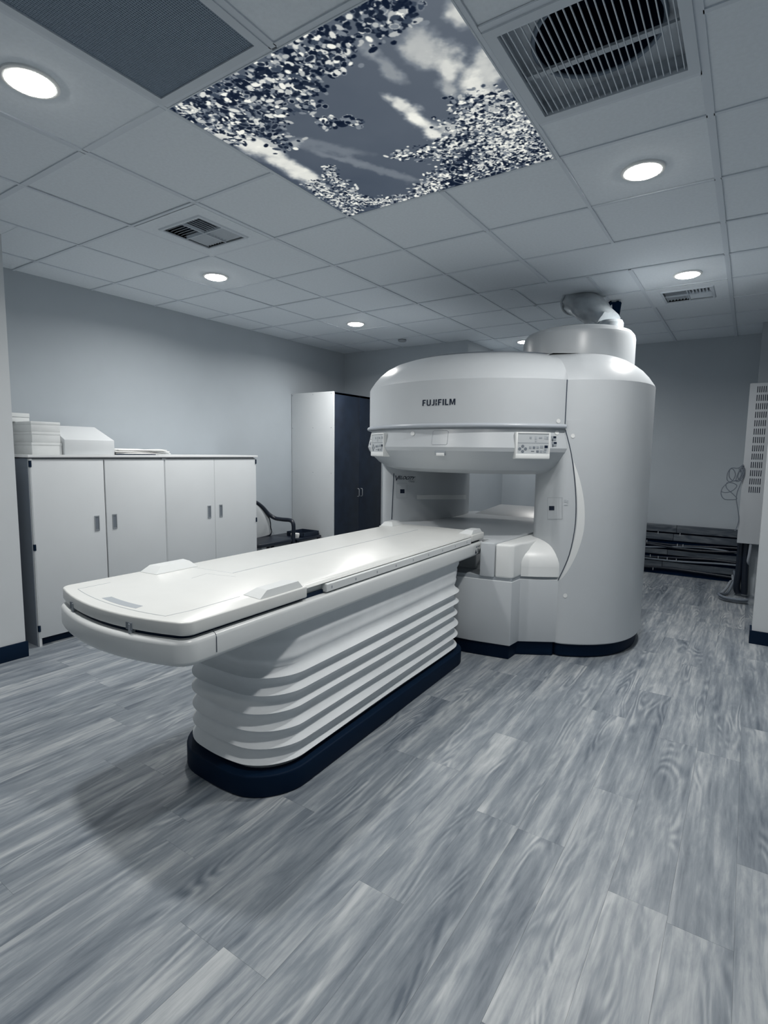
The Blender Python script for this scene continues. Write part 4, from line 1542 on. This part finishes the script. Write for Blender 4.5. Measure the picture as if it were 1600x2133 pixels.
# coil of thin wire hanging from the enclosure edge
wc = empty('wire_coil', (1.97, 5.14, 1.18), 'tangled coil of thin wire hanging off the steel enclosure', 'wire')


def px_curve(pts, Y, sub=8):
    P = [ony(p, Y) for p in pts]
    return [tuple(v) for v in catmull([tuple(p) for p in P], sub, closed=False)]


loops = [
    [(1549, 967), (1538, 975), (1524, 975), (1516, 985), (1515, 1000), (1524, 1003), (1532, 990), (1528, 978), (1521, 978), (1519, 992), (1527, 1001), (1540, 998), (1550, 975)],
    [(1549, 969), (1540, 980), (1533, 1000), (1540, 1002), (1549, 988), (1551, 975), (1543, 978), (1537, 994), (1545, 1001), (1551, 985), (1548, 972)],
    [(1538, 1000), (1520, 1004), (1506, 1015), (1502, 1028), (1508, 1039), (1522, 1041), (1535, 1039), (1528, 1030), (1514, 1017), (1514, 1006), (1526, 1006), (1535, 1012), (1526, 1022), (1512, 1026), (1503, 1024)],
    [(1546, 1000), (1541, 1012), (1536, 1025), (1534, 1040), (1537, 1060), (1539, 1078), (1537, 1092), (1531, 1106)]]
for k, L_ in enumerate(loops):
    tube('wire', px_curve(L_, 5.145 - .004 * k), .0042, 'cable', wc, n=6)
tube('wire', px_curve([(1540, 976), (1546, 990), (1539, 1000), (1550, 982), (1543, 996), (1549, 970)], 5.150), .007, 'cable', wc, n=6)
# conduits dropping from the enclosure to the floor
cd = empty('floor_conduit', (2.05, 5.2, 0), 'thick dark conduits dropping from the enclosure and looping on the floor', 'cable')
for k, (P, rad, m_) in enumerate((
        ([(2.10, 5.30, .585), (2.10, 5.30, .35), (2.11, 5.30, .1), (2.11, 5.30, .035)], .032, 'blackplastic'),
        ([(2.05, 5.32, .585), (2.05, 5.32, .3), (2.04, 5.33, .1), (2.06, 5.34, .035)], .034, 'blackplastic'),
        ([(2.13, 5.18, .585), (2.125, 5.17, .48), (2.12, 5.18, .40), (2.14, 5.22, .36)], .013, 'cable_lite'),
        ([(1.99, 5.98, .09), (2.0, 5.8, .06), (1.98, 5.55, .10), (1.95, 5.35, .06), (1.90, 5.15, .018), (1.93, 5.02, .016), (2.05, 4.98, .016), (2.14, 5.0, .016)], .014, 'cable_lite'),
        ([(2.0, 6.0, .14), (2.02, 5.7, .12), (2.0, 5.45, .10), (1.96, 5.3, .02), (1.89, 5.10, .046), (1.95, 4.97, .044), (2.08, 4.95, .044), (2.14, 4.98, .044)], .013, 'cable'))):
    tube('conduit', catmull(P, 6, closed=False), rad, m_, cd, n=10)
